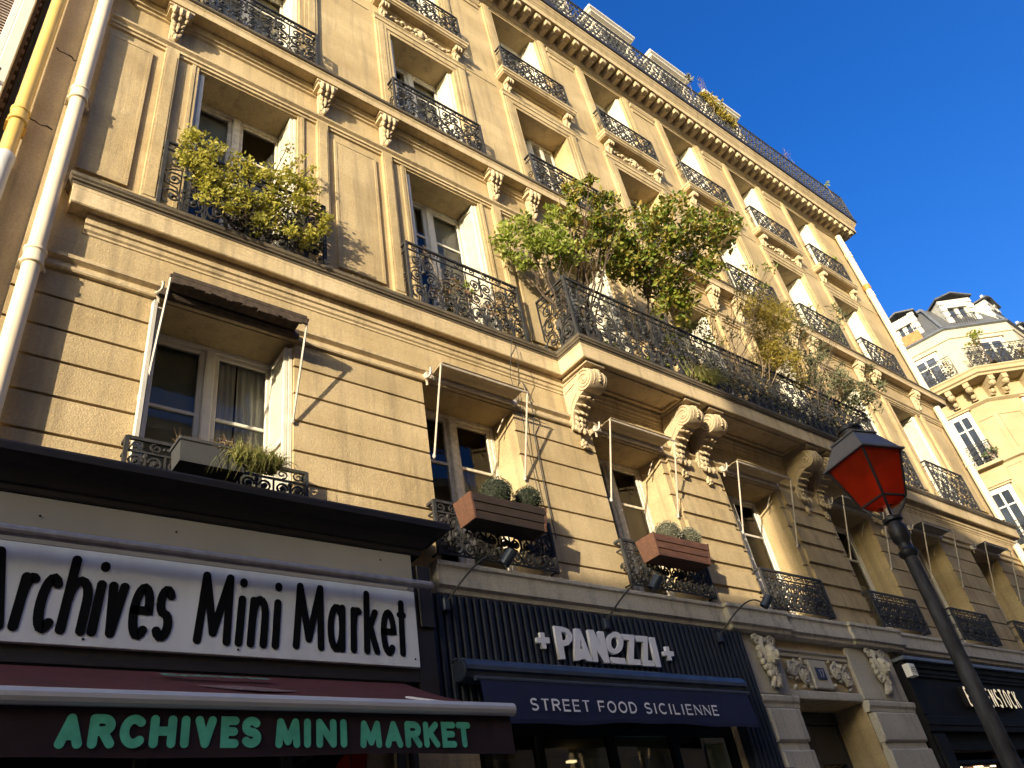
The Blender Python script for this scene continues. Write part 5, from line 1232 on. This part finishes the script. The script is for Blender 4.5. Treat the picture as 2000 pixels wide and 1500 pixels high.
rt = (8.05, -.36, BZ + .42); shrub('potted_tree', 'broad round crowned tree with dark forked trunk at the middle of the long balcony', rt, world(rt, BIGP + BIGX, (.30, .24, .27), 290), L_TREE, (.09, .028), pot=(.16, .16, .42), seed=14, r0=.011, cat='tree', extra=trunk_extra, fork=[(-.25, -.5, 1.3), (.25, -.6, 1.35), (-.1, -.28, 1.0), (.14, -.3, 1.0)])
shrub('twiggy_shrub', 'sparse twiggy shrub under the round crowned tree, half bare', (8.75, -.3, BZ + .3), [(.0, -.1, .9, .35, .2, .35, 200), (.45, -.2, 1.0, .3, .2, .35, 200), (.3, -.05, .5, .4, .15, .25, 160)], L_TREE, (.07, .018), M_TWIG, pot=(.3, .15, .28), seed=16, r0=.01)
rt = (10.5, -.36, BZ + .3); shrub('bamboo', 'golden bamboo clump rising behind the middle of the long balcony railing', rt, world(rt, BAMP, (.26, .22, .26), 600), L_BAM, (.10, .008), M_TWIG, pot=(.35, .16, .28), seed=17, r0=.007, cat='bamboo', up=-.1, droop=.3)
def tw_extra(t, q):
    mb = MB()
    for p in TWIP:
        pts = branch(mb, q, (q.uniform(-.1, .1), 0, 0), (p[0] - 9.75, p[1] + .36, p[2] - BZ - .3), .007, .003, .12, 8)
        for k in range(4): branch(mb, q, pts[q.randint(3, 7)], (p[0] - 9.75 + q.uniform(-.4, .4), p[1] + .36 + q.uniform(-.2, .2), p[2] - BZ - .3 + q.uniform(-.2, .4)), .004, .0015, .1, 5)
    mb.build('bare_twigs', M_BARK, t)
rt = (9.75, -.36, BZ + .3); shrub('slender_shrub', 'tall slender shrub with few small leaves reaching up to the third floor railing', rt, world(rt, TWIP, (.2, .16, .18), 40), L_TREE, (.065, .016), seed=18, r0=.005, extra=tw_extra)
rt = (12.2, -.36, BZ + .3); shrub('oleander', 'dark narrow leaved oleander over the right half of the long balcony', rt, world(rt, OLEP, (.3, .22, .26), 130), L_OLIVE, (.12, .012), pot=(.4, .16, .28), seed=19, r0=.009, up=.4)
rt = (13.3, -.36, BZ + .3); shrub('laurel', 'dense dark laurel filling the far right end of the long balcony', rt, world(rt, LAUP, (.3, .2, .26), 170), L_OLIVE, (.10, .02), pot=(.4, .16, .28), seed=20, r0=.01)
SPR = [(12.9, -.55, 9.7), (13.3, -.6, 10.1), (13.6, -.5, 9.6), (13.7, -.6, 10.5), (13.4, -.7, 10.9), (12.6, -.6, 10.4), (14.0, -.55, 9.9), (13.1, -.5, 9.2)]
rt = (13.05, -.4, BZ + .3); shrub('willow_sprays', 'sparse tall willowy sprays casting leaf shadows on the wall at the balcony right end', rt, world(rt, SPR, (.34, .2, .36), 75), L_OLIVE, (.13, .013), M_TWIG, pot=(.2, .12, .28), seed=23, r0=.006, up=.3)
# dark leaves filling behind the balcony railing
for k, (x, lab) in enumerate(((9.3, 'low dark foliage pressed behind the balcony railing under the twiggy shrub'), (11.05, 'low dark foliage pressed behind the balcony railing under the bamboo'), (12.5, 'low dark foliage pressed behind the balcony railing between oleander and laurel'), (7.3, 'trailing green weeds along the foot of the balcony railing near its left corner'))):
    shrub('trailing_plant', lab, (x, -.42, BZ + .02), [(-.4, -.05, .4, .3, .1, .35, 200), (0, -.05, .45, .3, .1, .4, 200), (.4, -.05, .4, .3, .1, .35, 200), (.7, -.05, .3, .25, .1, .25, 120)] if k < 3 else [(-.3, -.1, .1, .3, .06, .08, 60), (.3, -.1, .12, .3, .06, .1, 70), (.7, -.1, .2, .2, .06, .15, 50)], L_OLIVE if k < 3 else L_GRN, (.08, .014), seed=30 + k, r0=.006, cat='plant', group=None)
def blades(mb, q, c, n, ln, sx, sy, lean, wd=.005, fall=1.15):
    for _ in range(n):
        p = Vector(c) + Vector((q.uniform(-sx, sx), q.uniform(-sy, sy), 0)); a = q.uniform(0, 2 * PI); out = Vector((math.cos(a), math.sin(a) * .7 - lean, 0)) * q.uniform(.25, 1.0)
        l = ln * q.uniform(.6, 1.2); sdv = Vector((-out.y, out.x, 0)).normalized() * wd; pv = p; k0 = len(mb.v); m = 5
        for k in range(m + 1):
            u = k / m; pt = p + out * (l * u * .75) + Vector((0, 0, l * (u * .95 - fall * u * u * out.length)))
            s_ = sdv * (1 - u * .9); mb.v += [tuple(pt - s_), tuple(pt + s_)]
        for k in range(m): a_ = k0 + 2 * k; mb.f.append((a_, a_ + 1, a_ + 3, a_ + 2))
def grassy(name, label, root, n, ln, sx, sy, lean, m=None, cat='plant', seed=3, fall=1.15):
    t = thing(name, label, cat, root); q = random.Random(seed); mb = MB(); blades(mb, q, (0, 0, 0), n, ln, sx, sy, lean, fall=fall); mb.build('blades', m or L_GRASS, t)
    mb = MB()
    for k in range(7): branch(mb, q, (q.uniform(-sx, sx), 0, -.03), (q.uniform(-sx, sx) * 1.3, -.1, ln * .6), .003, .0015, .04, 4)
    mb.build('stalks', M_TWIG, t); return t
grassy('grass_tuft', 'pale grass tuft hanging over the balcony edge above the paired brackets', (8.75, -.64, 7.80), 260, .5, .16, .05, .5, seed=4)
grassy('grass_tuft', 'thin dry grass tuft at the balcony edge left of the pale hanging one', (8.45, -.63, 7.84), 70, .4, .15, .04, .3, seed=5)
# window box with spider plant on the first window
t = thing('window_box', 'grey plastic window box with dry grass, hung on the leftmost railing above the grocer', 'window box', (1.78, -.24, 4.95))
mb = MB(); mb.hexa([(-.25, -.10, 0), (.25, -.10, 0), (.25, .08, 0), (-.25, .08, 0)], [(-.265, -.115, .20), (.265, -.115, .20), (.265, .095, .20), (-.265, .095, .20)]); mb.bbox(-.275, .275, -.125, .105, .175, .205, .005); mb.build('box_body', simple('grey_plastic', (.05, .052, .056), .6, 0, .06, spec=.2), t)
mb = MB(); q = random.Random(2); blades(mb, q, (-.1, -.02, .19), 150, .16, .18, .06, .3, .0025); blades(mb, q, (.15, -.03, .19), 120, .24, .14, .05, .3, .003); mb.build('dry_grass', L_DRY, t)
mb = MB()
for k in range(22): branch(mb, q, (q.uniform(-.1, .3), -.05, .18), (q.uniform(-.05, .36), -.12 + q.uniform(-.06, .03), q.uniform(.02, .3)), .004, .002, .05, 5)
mb.build('dry_stalks', M_TWIG, t)
grassy('spider_plant', 'arching pale green spider plant at the right of the grey window box', (2.12, -.33, 5.03), 1100, .31, .19, .09, .3, seed=9, fall=1.45)
# two wooden planters with clipped boxwood balls
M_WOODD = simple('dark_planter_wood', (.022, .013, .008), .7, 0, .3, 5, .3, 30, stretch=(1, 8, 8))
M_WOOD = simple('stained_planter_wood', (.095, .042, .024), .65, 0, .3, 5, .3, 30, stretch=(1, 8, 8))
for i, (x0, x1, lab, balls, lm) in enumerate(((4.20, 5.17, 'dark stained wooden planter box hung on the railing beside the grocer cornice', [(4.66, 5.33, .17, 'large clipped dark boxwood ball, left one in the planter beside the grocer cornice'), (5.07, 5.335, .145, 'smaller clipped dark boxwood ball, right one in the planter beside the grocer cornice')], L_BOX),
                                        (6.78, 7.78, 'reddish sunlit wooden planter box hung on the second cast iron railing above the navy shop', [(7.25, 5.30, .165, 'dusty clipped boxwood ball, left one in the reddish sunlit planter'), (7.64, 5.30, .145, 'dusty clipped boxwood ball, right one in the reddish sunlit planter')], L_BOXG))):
    c = (x0 + x1) / 2; hw_ = (x1 - x0) / 2
    t = thing('planter_box', lab, 'planter', (c, -.27, 4.93), 'wooden planters on the first floor railings')
    mb = MB()
    for z0, z1, k in ((0, .085, 0), (.088, .172, .012), (.175, .255, .024)):
        for y in (-.115 - k, .095 + k): mb.hexa([(-hw_ + .05 - k, y - .012, z0), (hw_ - .05 + k, y - .012, z0), (hw_ - .05 + k, y + .012, z0), (-hw_ + .05 - k, y + .012, z0)], [(-hw_ + .04 - k, y - .012, z1), (hw_ - .04 + k, y - .012, z1), (hw_ - .04 + k, y + .012, z1), (-hw_ + .04 - k, y + .012, z1)])
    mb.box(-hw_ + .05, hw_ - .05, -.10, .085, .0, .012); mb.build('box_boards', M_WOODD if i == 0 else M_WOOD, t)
    for s in (-1, 1):
        mb = MB(); mb.hexa([(s * (hw_ - .05) - .012, -.13, -.005), (s * (hw_ - .05) + .012, -.13, -.005), (s * (hw_ - .05) + .012, .11, -.005), (s * (hw_ - .05) - .012, .11, -.005)], [(s * (hw_ - .01) - .012, -.155, .262), (s * (hw_ - .01) + .012, -.155, .262), (s * (hw_ - .01) + .012, .135, .262), (s * (hw_ - .01) - .012, .135, .262)]); mb.build('end_board', M_WOOD, t)
    mb = MB(); mb.box(-hw_ + .06, hw_ - .06, -.11, .09, .2, .215); mb.build('soil', M_POT, t)
    for bx, bz, br, bl in balls:
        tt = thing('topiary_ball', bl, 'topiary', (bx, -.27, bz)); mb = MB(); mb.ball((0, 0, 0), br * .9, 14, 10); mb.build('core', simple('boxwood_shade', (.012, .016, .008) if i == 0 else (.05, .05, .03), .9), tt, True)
        q = random.Random(i * 7 + int(bx * 10)); mb = MB()
        for _ in range(2600):
            d = Vector((q.gauss(0, 1), q.gauss(0, 1), q.gauss(0, 1))).normalized(); lump = 1 + .05 * math.sin(d.x * 7 + i) * math.sin(d.z * 6 + 1) + .03 * math.sin(d.y * 11)
            if q.random() < .12 * (1 + math.sin(d.x * 9 + d.z * 5)): continue
            p = d * br * lump * q.uniform(.86, 1.05)
            e = (d + Vector((q.gauss(0, .7), q.gauss(0, .7), q.gauss(0, .7)))).normalized(); s_ = e.cross(Vector((q.gauss(0, 1), q.gauss(0, 1), q.gauss(0, 1)))).normalized()
            k = len(mb.v); l = q.uniform(.012, .022); mb.v += [tuple(p), tuple(p + e * l * .5 + s_ * .0045), tuple(p + e * l), tuple(p + e * l * .5 - s_ * .0045)]; mb.f.append((k, k + 1, k + 2, k + 3))
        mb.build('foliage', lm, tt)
# plants along the roof edge
shrub('roof_shrub', 'yellowing bush growing over the roof railing in front of the third dormer', (14.5, -.48, 18.3), [(-.25, -.1, 1.0, .22, .12, .26, 260), (.05, -.12, .82, .25, .12, .3, 300), (.35, -.12, .6, .25, .12, .3, 220)], L_BAM, (.12, .03), seed=41, r0=.02)
shrub('bare_shrub', 'bare upright twig plant standing above the roof railing before the yellowing bush', (14.25, -.48, 18.3), [(0.2, -.05, 2.0, .15, .1, .4, 40), (.1, -.05, 1.5, .15, .1, .3, 30), (.35, -.05, 2.2, .1, .1, .3, 24)], L_DRY, (.05, .008), M_TWIG, seed=42, r0=.008, cat='plant')
shrub('roof_plant', 'small pale plant peeping over the roof railing left of the yellowing bush', (13.5, -.5, 18.3), [(0, -.1, 1.25, .25, .1, .16, 70)], L_BOXG, (.09, .02), M_TWIG, seed=43, r0=.008, cat='plant')
shrub('roof_plant', 'thin grassy plant over the roof railing between bush and roof end', (18.4, -.5, 18.3), [(0, -.05, 1.25, .3, .1, .25, 40)], L_DRY, (.14, .006), M_TWIG, seed=44, r0=.006, cat='plant', up=1)
shrub('roof_plant', 'small blue green sprout near the right end of the roof railing', (20.2, -.5, 18.3), [(0, -.05, 1.15, .14, .08, .16, 40)], L_GRN, (.10, .02), M_TWIG, seed=45, r0=.006, cat='plant')
shrub('weed', 'small green weed sprouting on the top floor railing at the far right', (18.55, -.2, 15.2), [(0, 0, .42, .12, .06, .12, 60)], L_GRN, (.06, .015), seed=46, r0=.005, cat='plant')

# ================================================================== neighbour on the left
t = thing('apartment_building', 'neighbouring facade with white slatted shutter and ochre drainpipe at the left edge', 'building', (-1.0, 0, 0)); o = (-1.0, 0, 0)
mb = MB(); mb.box(-.175, .198, .05, 8, 0, 19.5); mb.box(-9, -.29, .12, 8, 0, 19.5); mb.box(-.30, -.17, .42, .6, 0, 19.5); sh(mb).build('wall', S_PARTY, t)
M_BRK = simple('dark_brick_edge', (.055, .032, .022), .9, 0, .5, 30, .5, 40)
mb = MB()
z = 0.2
while z < 19.3:
    mb.box(-.288, -.24, .10, .41, z, z + .075); mb.box(-.288, -.262, .10, .41, z + .075, z + .15); z += .15
sh(mb).build('brick_edge', M_BRK, t)
mb = MB(); mb.bbox(-.40, -.292, .02, .118, 4.9, 12.2, .01); sh(mb).build('window_frame', M_WHITE, t)
smb = MB(); smb.bbox(-1.05, -.99, .03, .075, 7.9, 12.0, .004); smb.bbox(-.46, -.402, .03, .075, 7.9, 12.0, .004); z = 7.95
while z < 11.95:
    smb.hexa([(-.99, .035, z), (-.46, .035, z), (-.46, .045, z), (-.99, .045, z)], [(-.99, .06, z + .042), (-.46, .06, z + .042), (-.46, .07, z + .042), (-.99, .07, z + .042)]); z += .047
sh(smb).build('shutter', simple('pinkish_white_slats', (.68, .60, .56), .5, 0, .05), t)
mb = MB(); mb.tube([(-.36, .02, 8.85), (-.37, -.05, 8.87), (-.36, -.06, 8.93)], .012, 5); mb.box(-.40, -.33, -.0, .02, 8.80, 8.83); sh(mb).build('shutter_stop', M_IRON, t)
mb = MB(); pipe(mb, -.105, -.06, .062, 7.74, 19.0, (8.38, 11.4)); dpn = sh(mb).build('drainpipe', M_YPIPE, t, True)
mb = MB(); mb.lathe([(.07, 3.0), (.07, 7.70), (.078, 7.72), (.078, 7.80), (.066, 7.82)], -.105, -.06, 18); sh(mb).build('lower_pipe', M_GPIPE, dpn, True)
mb = MB(); mb.box(-.19, -.02, -.07, .05, 8.25, 8.27); sh(mb).build('pipe_clamp', M_YPIPE, dpn)
mb = MB(); q = random.Random(4)
for z, xa in ((8.55, -.03), (9.75, .0)):
    pts = [(xa + .2 * k / 8, .048, z - .06 * k / 8 + q.uniform(-.02, .02)) for k in range(9)]; mb.tube(pts, [.004 + .006 * q.random() for _ in range(9)], 4)
sh(mb).build('wall_crack', M_BRK, t)

# ================================================================== corner building at the far right
t = thing('corner_building', 'pale chamfered corner building with slate mansard, white dormers and iron balconies at the far right', 'building', (35.5, 1, 0)); o = (35.5, 1, 0)
PB, PC = Vector((34.45, 1.9, 0)), Vector((36.8, 0, 0)); tl = Vector((-.17, .985, 0)); PA = PB + tl * 14; PD = Vector((62, 0, 0))
path = [(PA.x, PA.y), (PB.x, PB.y), (PC.x, PC.y), (PD.x, PD.y)]
def faces(prof_top, prof_bot, mat, name):
    mb = MB(); mb.sweep(path, [(0.0, prof_top), (0.0, prof_bot)], False); return mb
mb = MB(); mb.sweep(path, [(-.02, 20.95), (0, 20.9), (0, 18.2)], False); sh(mb).build('upper_wall', S_CREAM, t)
mb = MB(); mb.sweep(path, [(0, 18.2), (0, 0)], False); sh(mb).build('wall', S_END, t)
mb = MB(); mb.sweep(path, [(-.1, 20.98), (.10, 20.96), (.12, 20.90), (.05, 20.86), (0, 20.84)], False); sh(mb).build('gutter', M_ZINC, t)
mb = MB(); mb.sweep(path, [(0, 20.44), (.06, 20.42), (.06, 20.36), (0, 20.33)], False); sh(mb).build('belt_course', S_CREAM, t)
mb = MB(); mb.sweep(path, [(0, 18.26), (.85, 18.24), (.87, 18.18), (.82, 18.12), (.80, 17.98), (.72, 17.94), (.70, 17.85), (0, 17.84)], False); sh(mb).build('balcony_slab', S_END, t)
mb = MB(); mb.sweep(path, [(0, 17.1), (.12, 17.08), (.14, 17.02), (.06, 16.96), (0, 16.92)], False); mb.sweep(path, [(0, 14.45), (.10, 14.42), (.12, 14.34), (0, 14.28)], False); sh(mb).build('string_course', S_END, t)
mb = MB(); mb.sweep(path, [(.0, 20.97), (-.9, 22.75), (-1.0, 22.85), (-5, 23.6)], False); sh(mb).build('roof', M_SLATE, t)
tc_ = (PC - PB).normalized()
segs = {'l': (PB, tl), 'c': (PB, tc_), 'r': (PC, Vector((1, 0, 0)))}
outn = {'l': Vector((-.985, -.17, 0)), 'c': Vector((tc_.y, -tc_.x, 0)), 'r': Vector((0, -1, 0))}
def on(seg, s, out, z): p0, d = segs[seg]; p = p0 + d * s + outn[seg] * out; return (p.x - o[0], p.y - o[1], z)
def obox(mb, seg, s0, s1, o0, o1, z0, z1): mb.hexa([on(seg, s0, o1, z0), on(seg, s1, o1, z0), on(seg, s1, o0, z0), on(seg, s0, o0, z0)], [on(seg, s0, o1, z1), on(seg, s1, o1, z1), on(seg, s1, o0, z1), on(seg, s0, o0, z1)])
M_DPANE = glassmat('far_window_glass', (.25, .28, .33), .10)
M_DRK2 = simple('blue_dark_room', (.03, .036, .05), .8)
def far_window(seg, s0, s1, z0, z1, dormer=False):
    f = MB(); T = .045; y = .03; c = (s0 + s1) / 2
    obox(f, seg, s0 - .12, s0, -.0, .07, z0, z1 + .12); obox(f, seg, s1, s1 + .12, -.0, .07, z0, z1 + .12); obox(f, seg, s0, s1, 0, .07, z1, z1 + .12)
    obox(f, seg, s0, s0 + T, .005, .05, z0, z1); obox(f, seg, s1 - T, s1, .005, .05, z0, z1); obox(f, seg, c - .04, c + .04, .005, .055, z0, z1); obox(f, seg, s0 + T, s1 - T, .005, .05, z1 - .07, z1)
    zt = z0 + (z1 - z0) * .72
    obox(f, seg, s0 + T, c - .055, .006, .045, zt - .03, zt + .03); obox(f, seg, c + .055, s1 - T, .006, .045, zt - .03, zt + .03)
    w_ = f.build('window', M_WHITE, t)
    g = MB(); g.quad(on(seg, s0, .012, z0), on(seg, s1, .012, z0), on(seg, s1, .012, z1), on(seg, s0, .012, z1)); g.build('pane', simple('dark_blue_pane', (.035, .045, .065), .08, 0, .3, 2, spec=.8), w_)
    h = MB(); obox(h, seg, s0 - .2, s1 + .2, 0, .16, z1 + .13, z1 + .20); h.build('drip_moulding', S_CREAM if z1 > 18.3 else S_END, w_)
    return w_
far_window('l', .85, 1.75, 18.3, 19.95); far_window('c', 1.12, 2.20, 18.28, 19.95); far_window('r', 1.6, 2.7, 18.28, 19.95)
far_window('l', .93, 1.62, 14.55, 16.75); far_window('c', 1.55, 2.55, 14.55, 16.75); far_window('r', 2.0, 3.0, 14.55, 16.75)
far_window('l', 1.0, 1.75, 11.0, 13.3); far_window('c', 1.0, 2.1, 11.0, 13.3)
for k in range(5): far_window('l', 4.2 + 2.6 * k, 5.2 + 2.6 * k, 14.55, 16.75)
# dormers standing on the roof edge
M_DORM = simple('dormer_stone_grey', (.42, .42, .40), .7, 0, .15, 6, .2, 20)
def far_dormer(seg, s0, s1, zt):
    c = (s0 + s1) / 2; d = MB()
    for a, b in ((s0 - .28, s0), (s1, s1 + .28)): obox(d, seg, a, b, -1.7, -.22, 20.99, zt)
    obox(d, seg, s0, s1, -1.7, -.22, zt - .45, zt)
    for k in range(5):
        for a in (s0 - .30, s1 + .02): obox(d, seg, a, a + .28, -.30, -.18, 21.0 + k * .36, 21.0 + k * .36 + .2)
    a = d.build('dormer', M_DORM, t)
    r_ = MB(); k = 8
    for j in range(k):
        u0, u1 = s0 - .40 + (s1 - s0 + .8) * j / k, s0 - .40 + (s1 - s0 + .8) * (j + 1) / k; h0, h1 = .30 * (1 - abs(2 * j / k - 1)), .30 * (1 - abs(2 * (j + 1) / k - 1))
        r_.hexa([on(seg, u0, -.06, zt + h0), on(seg, u1, -.06, zt + h1), on(seg, u1, -2.2, zt + h1), on(seg, u0, -2.2, zt + h0)], [on(seg, u0, -.06, zt + h0 + .07), on(seg, u1, -.06, zt + h1 + .07), on(seg, u1, -2.2, zt + h1 + .07), on(seg, u0, -2.2, zt + h0 + .07)])
    r_.build('dormer_roof', M_SLATE, a)
    p = MB(); p.quad(on(seg, s0, -.4, 20.99), on(seg, s1, -.4, 20.99), on(seg, s1, -.4, zt - .3), on(seg, s0, -.4, zt - .3)); p.build('pane', simple('dark_blue_pane', (.035, .045, .065), .08, 0, .3, 2, spec=.8), a)
    p = MB(); obox(p, seg, c - .09, c + .09, -.4, -.34, 20.99, zt - .45); obox(p, seg, s1 - .10, s1, -.4, -.34, 20.99, zt - .45); obox(p, seg, s0, s0 + .08, -.4, -.34, 20.99, zt - .45); p.build('window_frame', M_WHITE, a)
    r2 = MB()
    for j in range(9): u = s0 + (s1 - s0) * j / 8; r2.tube([on(seg, u, -.14, 21.0), on(seg, u, -.14, 21.75)], .015, 4)
    for z in (21.1, 21.75): r2.tube([on(seg, s0 - .1, -.14, z), on(seg, s1 + .1, -.14, z)], .02, 4)
    r2.build('dormer_rail', M_IRON, a)
far_dormer('l', .98, 1.72, 22.6); far_dormer('c', .95, 1.95, 22.7); far_dormer('r', .2, 1.1, 22.4); far_dormer('r', 4.2, 5.2, 22.4)
mb = MB(); obox(mb, 'l', .85, 1.75, -.02, .04, 21.0, 21.5); mb.build('orange_screen', simple('orange_brown_screen', (.45, .17, .06), .8, 0, .3, 12), t)
mb = MB()
for s, z0 in ((.0, 0),): mb.tube([on('c', -.0, .03, 20.98), on('c', .25, -.85, 22.8)], .07, 6)
mb.tube([on('l', 4, -.9, 22.8), on('c', .25, -.86, 22.82)], .07, 6); mb.build('ridge_flashing', M_ZINC, t)
mb = MB(); mb.tube([on('c', 3.0, .03, 20.98), on('c', 2.75, -.85, 22.8)], .07, 6); mb.build('ridge_flashing', M_ZINC, t)
# balcony railings and corbels
mb = MB()
def far_rail(seg, s0, s1, out, z0, h_, tgt=.5):
    a, b = on(seg, s0, out, 0), on(seg, s1, out, 0); rail_run(mb, (a[0], a[1]), (b[0], b[1]), z0, h_, 'lyre', target=tgt, rs=1.7)
far_rail('l', 9.0, .34, .78, 18.26, 1.0, .6); far_rail('c', -.34, 3.34, .78, 18.26, 1.0, .46); far_rail('r', .34, 10, .78, 18.26, 1.0, .6)
mb.build('balcony_railing', M_IRON, t)
cb0 = None
for seg, ss in (('l', (.35, 1.1, 2.0, 2.9)), ('c', (.25, .85, 1.95, 2.7)), ('r', (.35, 1.0, 2.6, 3.4))):
    for s in ss:
        mb = MB()
        obox(mb, seg, s - .12, s + .12, 0, .66, 17.62, 17.835); obox(mb, seg, s - .11, s + .11, 0, .48, 17.40, 17.62); obox(mb, seg, s - .10, s + .10, 0, .25, 17.1, 17.40)
        p = on(seg, s, .52, 17.52); mb.ball(p, .15, 8, 6); mb.ball(on(seg, s, .3, 17.25), .11, 8, 6); mb.build('corbel', S_END, t)
for seg, s0, s1, z, out in (('l', .75, 1.85, 14.45, .22), ('c', 1.45, 2.7, 14.45, .25), ('l', .7, 2.2, 10.9, .6)):
    mb = MB(); rr = [on(seg, s0, out, 0), on(seg, s1, out, 0)]; rail_run(mb, rr[0][:2], rr[1][:2], z, .95, 'cast', target=.4); rail_run(mb, on(seg, s0, .02, 0)[:2], rr[0][:2], z, .95, 'cast', target=.3); rail_run(mb, on(seg, s1, .02, 0)[:2], rr[1][:2], z, .95, 'cast', target=.3); mb.build('railing', M_IRON, t)
    mb = MB(); obox(mb, seg, s0 - .1, s1 + .1, 0, out + .1, z - .14, z); obox(mb, seg, s0, s1, 0, .1, z - .9, z - .25); mb.build('window_sill', S_END, t)
mb = MB()
for seg, a, b in (('c', .1, 1.1), ('l', .1, .7)):
    for z0, z1 in ((11.2, 12.6), (12.75, 14.1), (14.7, 16.3)):
        for x0, x1 in ((a, a + .03), (b - .03, b)): obox(mb, seg, x0, x1, 0, .03, z0, z1)
        obox(mb, seg, a, b, 0, .03, z1 - .03, z1)
mb.build('panel_moulding', S_END, t)
shrub('potted_plant', 'thin leafy plant on the upper balcony of the pale corner building', (34.35, .95, 18.26), [(0, 0, 1.35, .35, .35, .3, 90), (.25, -.1, 1.75, .25, .25, .25, 40), (-.2, .1, 1.2, .3, .3, .2, 50)], L_TREE, (.13, .04), pot=(.2, .2, .001), seed=51, r0=.02, cat='plant')
shrub('flowering_plant', 'red flowers on the upper balcony of the pale corner building', (35.75, .3, 18.26), [(0, -.2, .35, .35, .3, .18, 160)], leafmat('red_petal', [(.22, .06, .04), (.10, .12, .04), (.08, .1, .03)], .2), (.09, .04), seed=52, r0=.01, cat='plant')
shrub('flowering_plant', 'green and pink plants in the window railing of the pale corner building', (34.0, 2.9, 14.5), [(0, -.1, .3, .3, .3, .2, 160)], leafmat('pink_petal', [(.5, .35, .3), (.06, .14, .05), (.1, .12, .03)], .2), (.09, .04), seed=53, r0=.01, cat='plant')

# ================================================================== the other side of the street (unseen, behind the camera; stepped heights shaped to cast the facade's shadow edge)
S_OPP = stone('opposite_limestone', (0.60, 0.52, 0.38), (0.68, 0.6, 0.46), (0.2, 0.16, 0.1), 0.3, 0.2)
def opp(x0, x1, h_, label):
    t = thing('unseen_opposite_building', label, 'building', ((x0 + x1) / 2, -12.2, 0)); L = x1 - x0; n = max(1, int(L / 2.7)); rects = []
    for k in range(n):
        c = -L / 2 + (k + .5) * L / n; z = .4
        while z + 2.6 < h_: rects.append((c - .6, c + .6, z + .3, z + 2.5, .45)); z += 3.2
    w_ = cellwall(rects, -L / 2, L / 2, 0, h_); w_.v = [(-a, -b, c) for a, b, c in w_.v]
    w_.box(-L / 2, L / 2, -9, -1.2, 0, h_ - .02); w_.quad((-L / 2, 0, h_), (L / 2, 0, h_), (L / 2, -9, h_), (-L / 2, -9, h_))
    for s in (-L / 2, L / 2): w_.quad((s, 0, 0), (s, -9, 0), (s, -9, h_), (s, 0, h_))
    w_.build('wall', S_OPP, t)
    g = MB(); f = MB()
    for a, b, c, d, _ in rects:
        g.quad((a, -.35, c), (b, -.35, c), (b, -.35, d), (a, -.35, d)); f.box((a + b) / 2 - .06, (a + b) / 2 + .06, -.34, -.28, c, d)
        for xx in (a, b - .08): f.box(xx, xx + .08, -.34, -.28, c, d)
    if g.v: g.build('pane', M_GLASS, t); f.build('window_frame', M_WHITE, t)
    r_ = MB(); r_.bbox(-L / 2, L / 2, -.0, .3, h_ - .3, h_ - .02, .03); r_.build('cornice', S_OPP, t); return t
opp(-46, -13.0, 9.95, 'unseen low stone house row across the street, height set to shade the shops')
opp(-12.98, -8.4, 13.2, 'unseen narrow taller block across the street, added to shade the right half of the balcony')
opp(-8.38, 0.5, 11.7, 'unseen mid height stone house across the street, height set for the shadow edge')
opp(0.52, 22, 14.5, 'tallest stone house across the street, right of the viewer')
opp(22.02, 60, 13.5, 'long stone house across the street, furthest along')
for o_ in list(pl.values()): pass
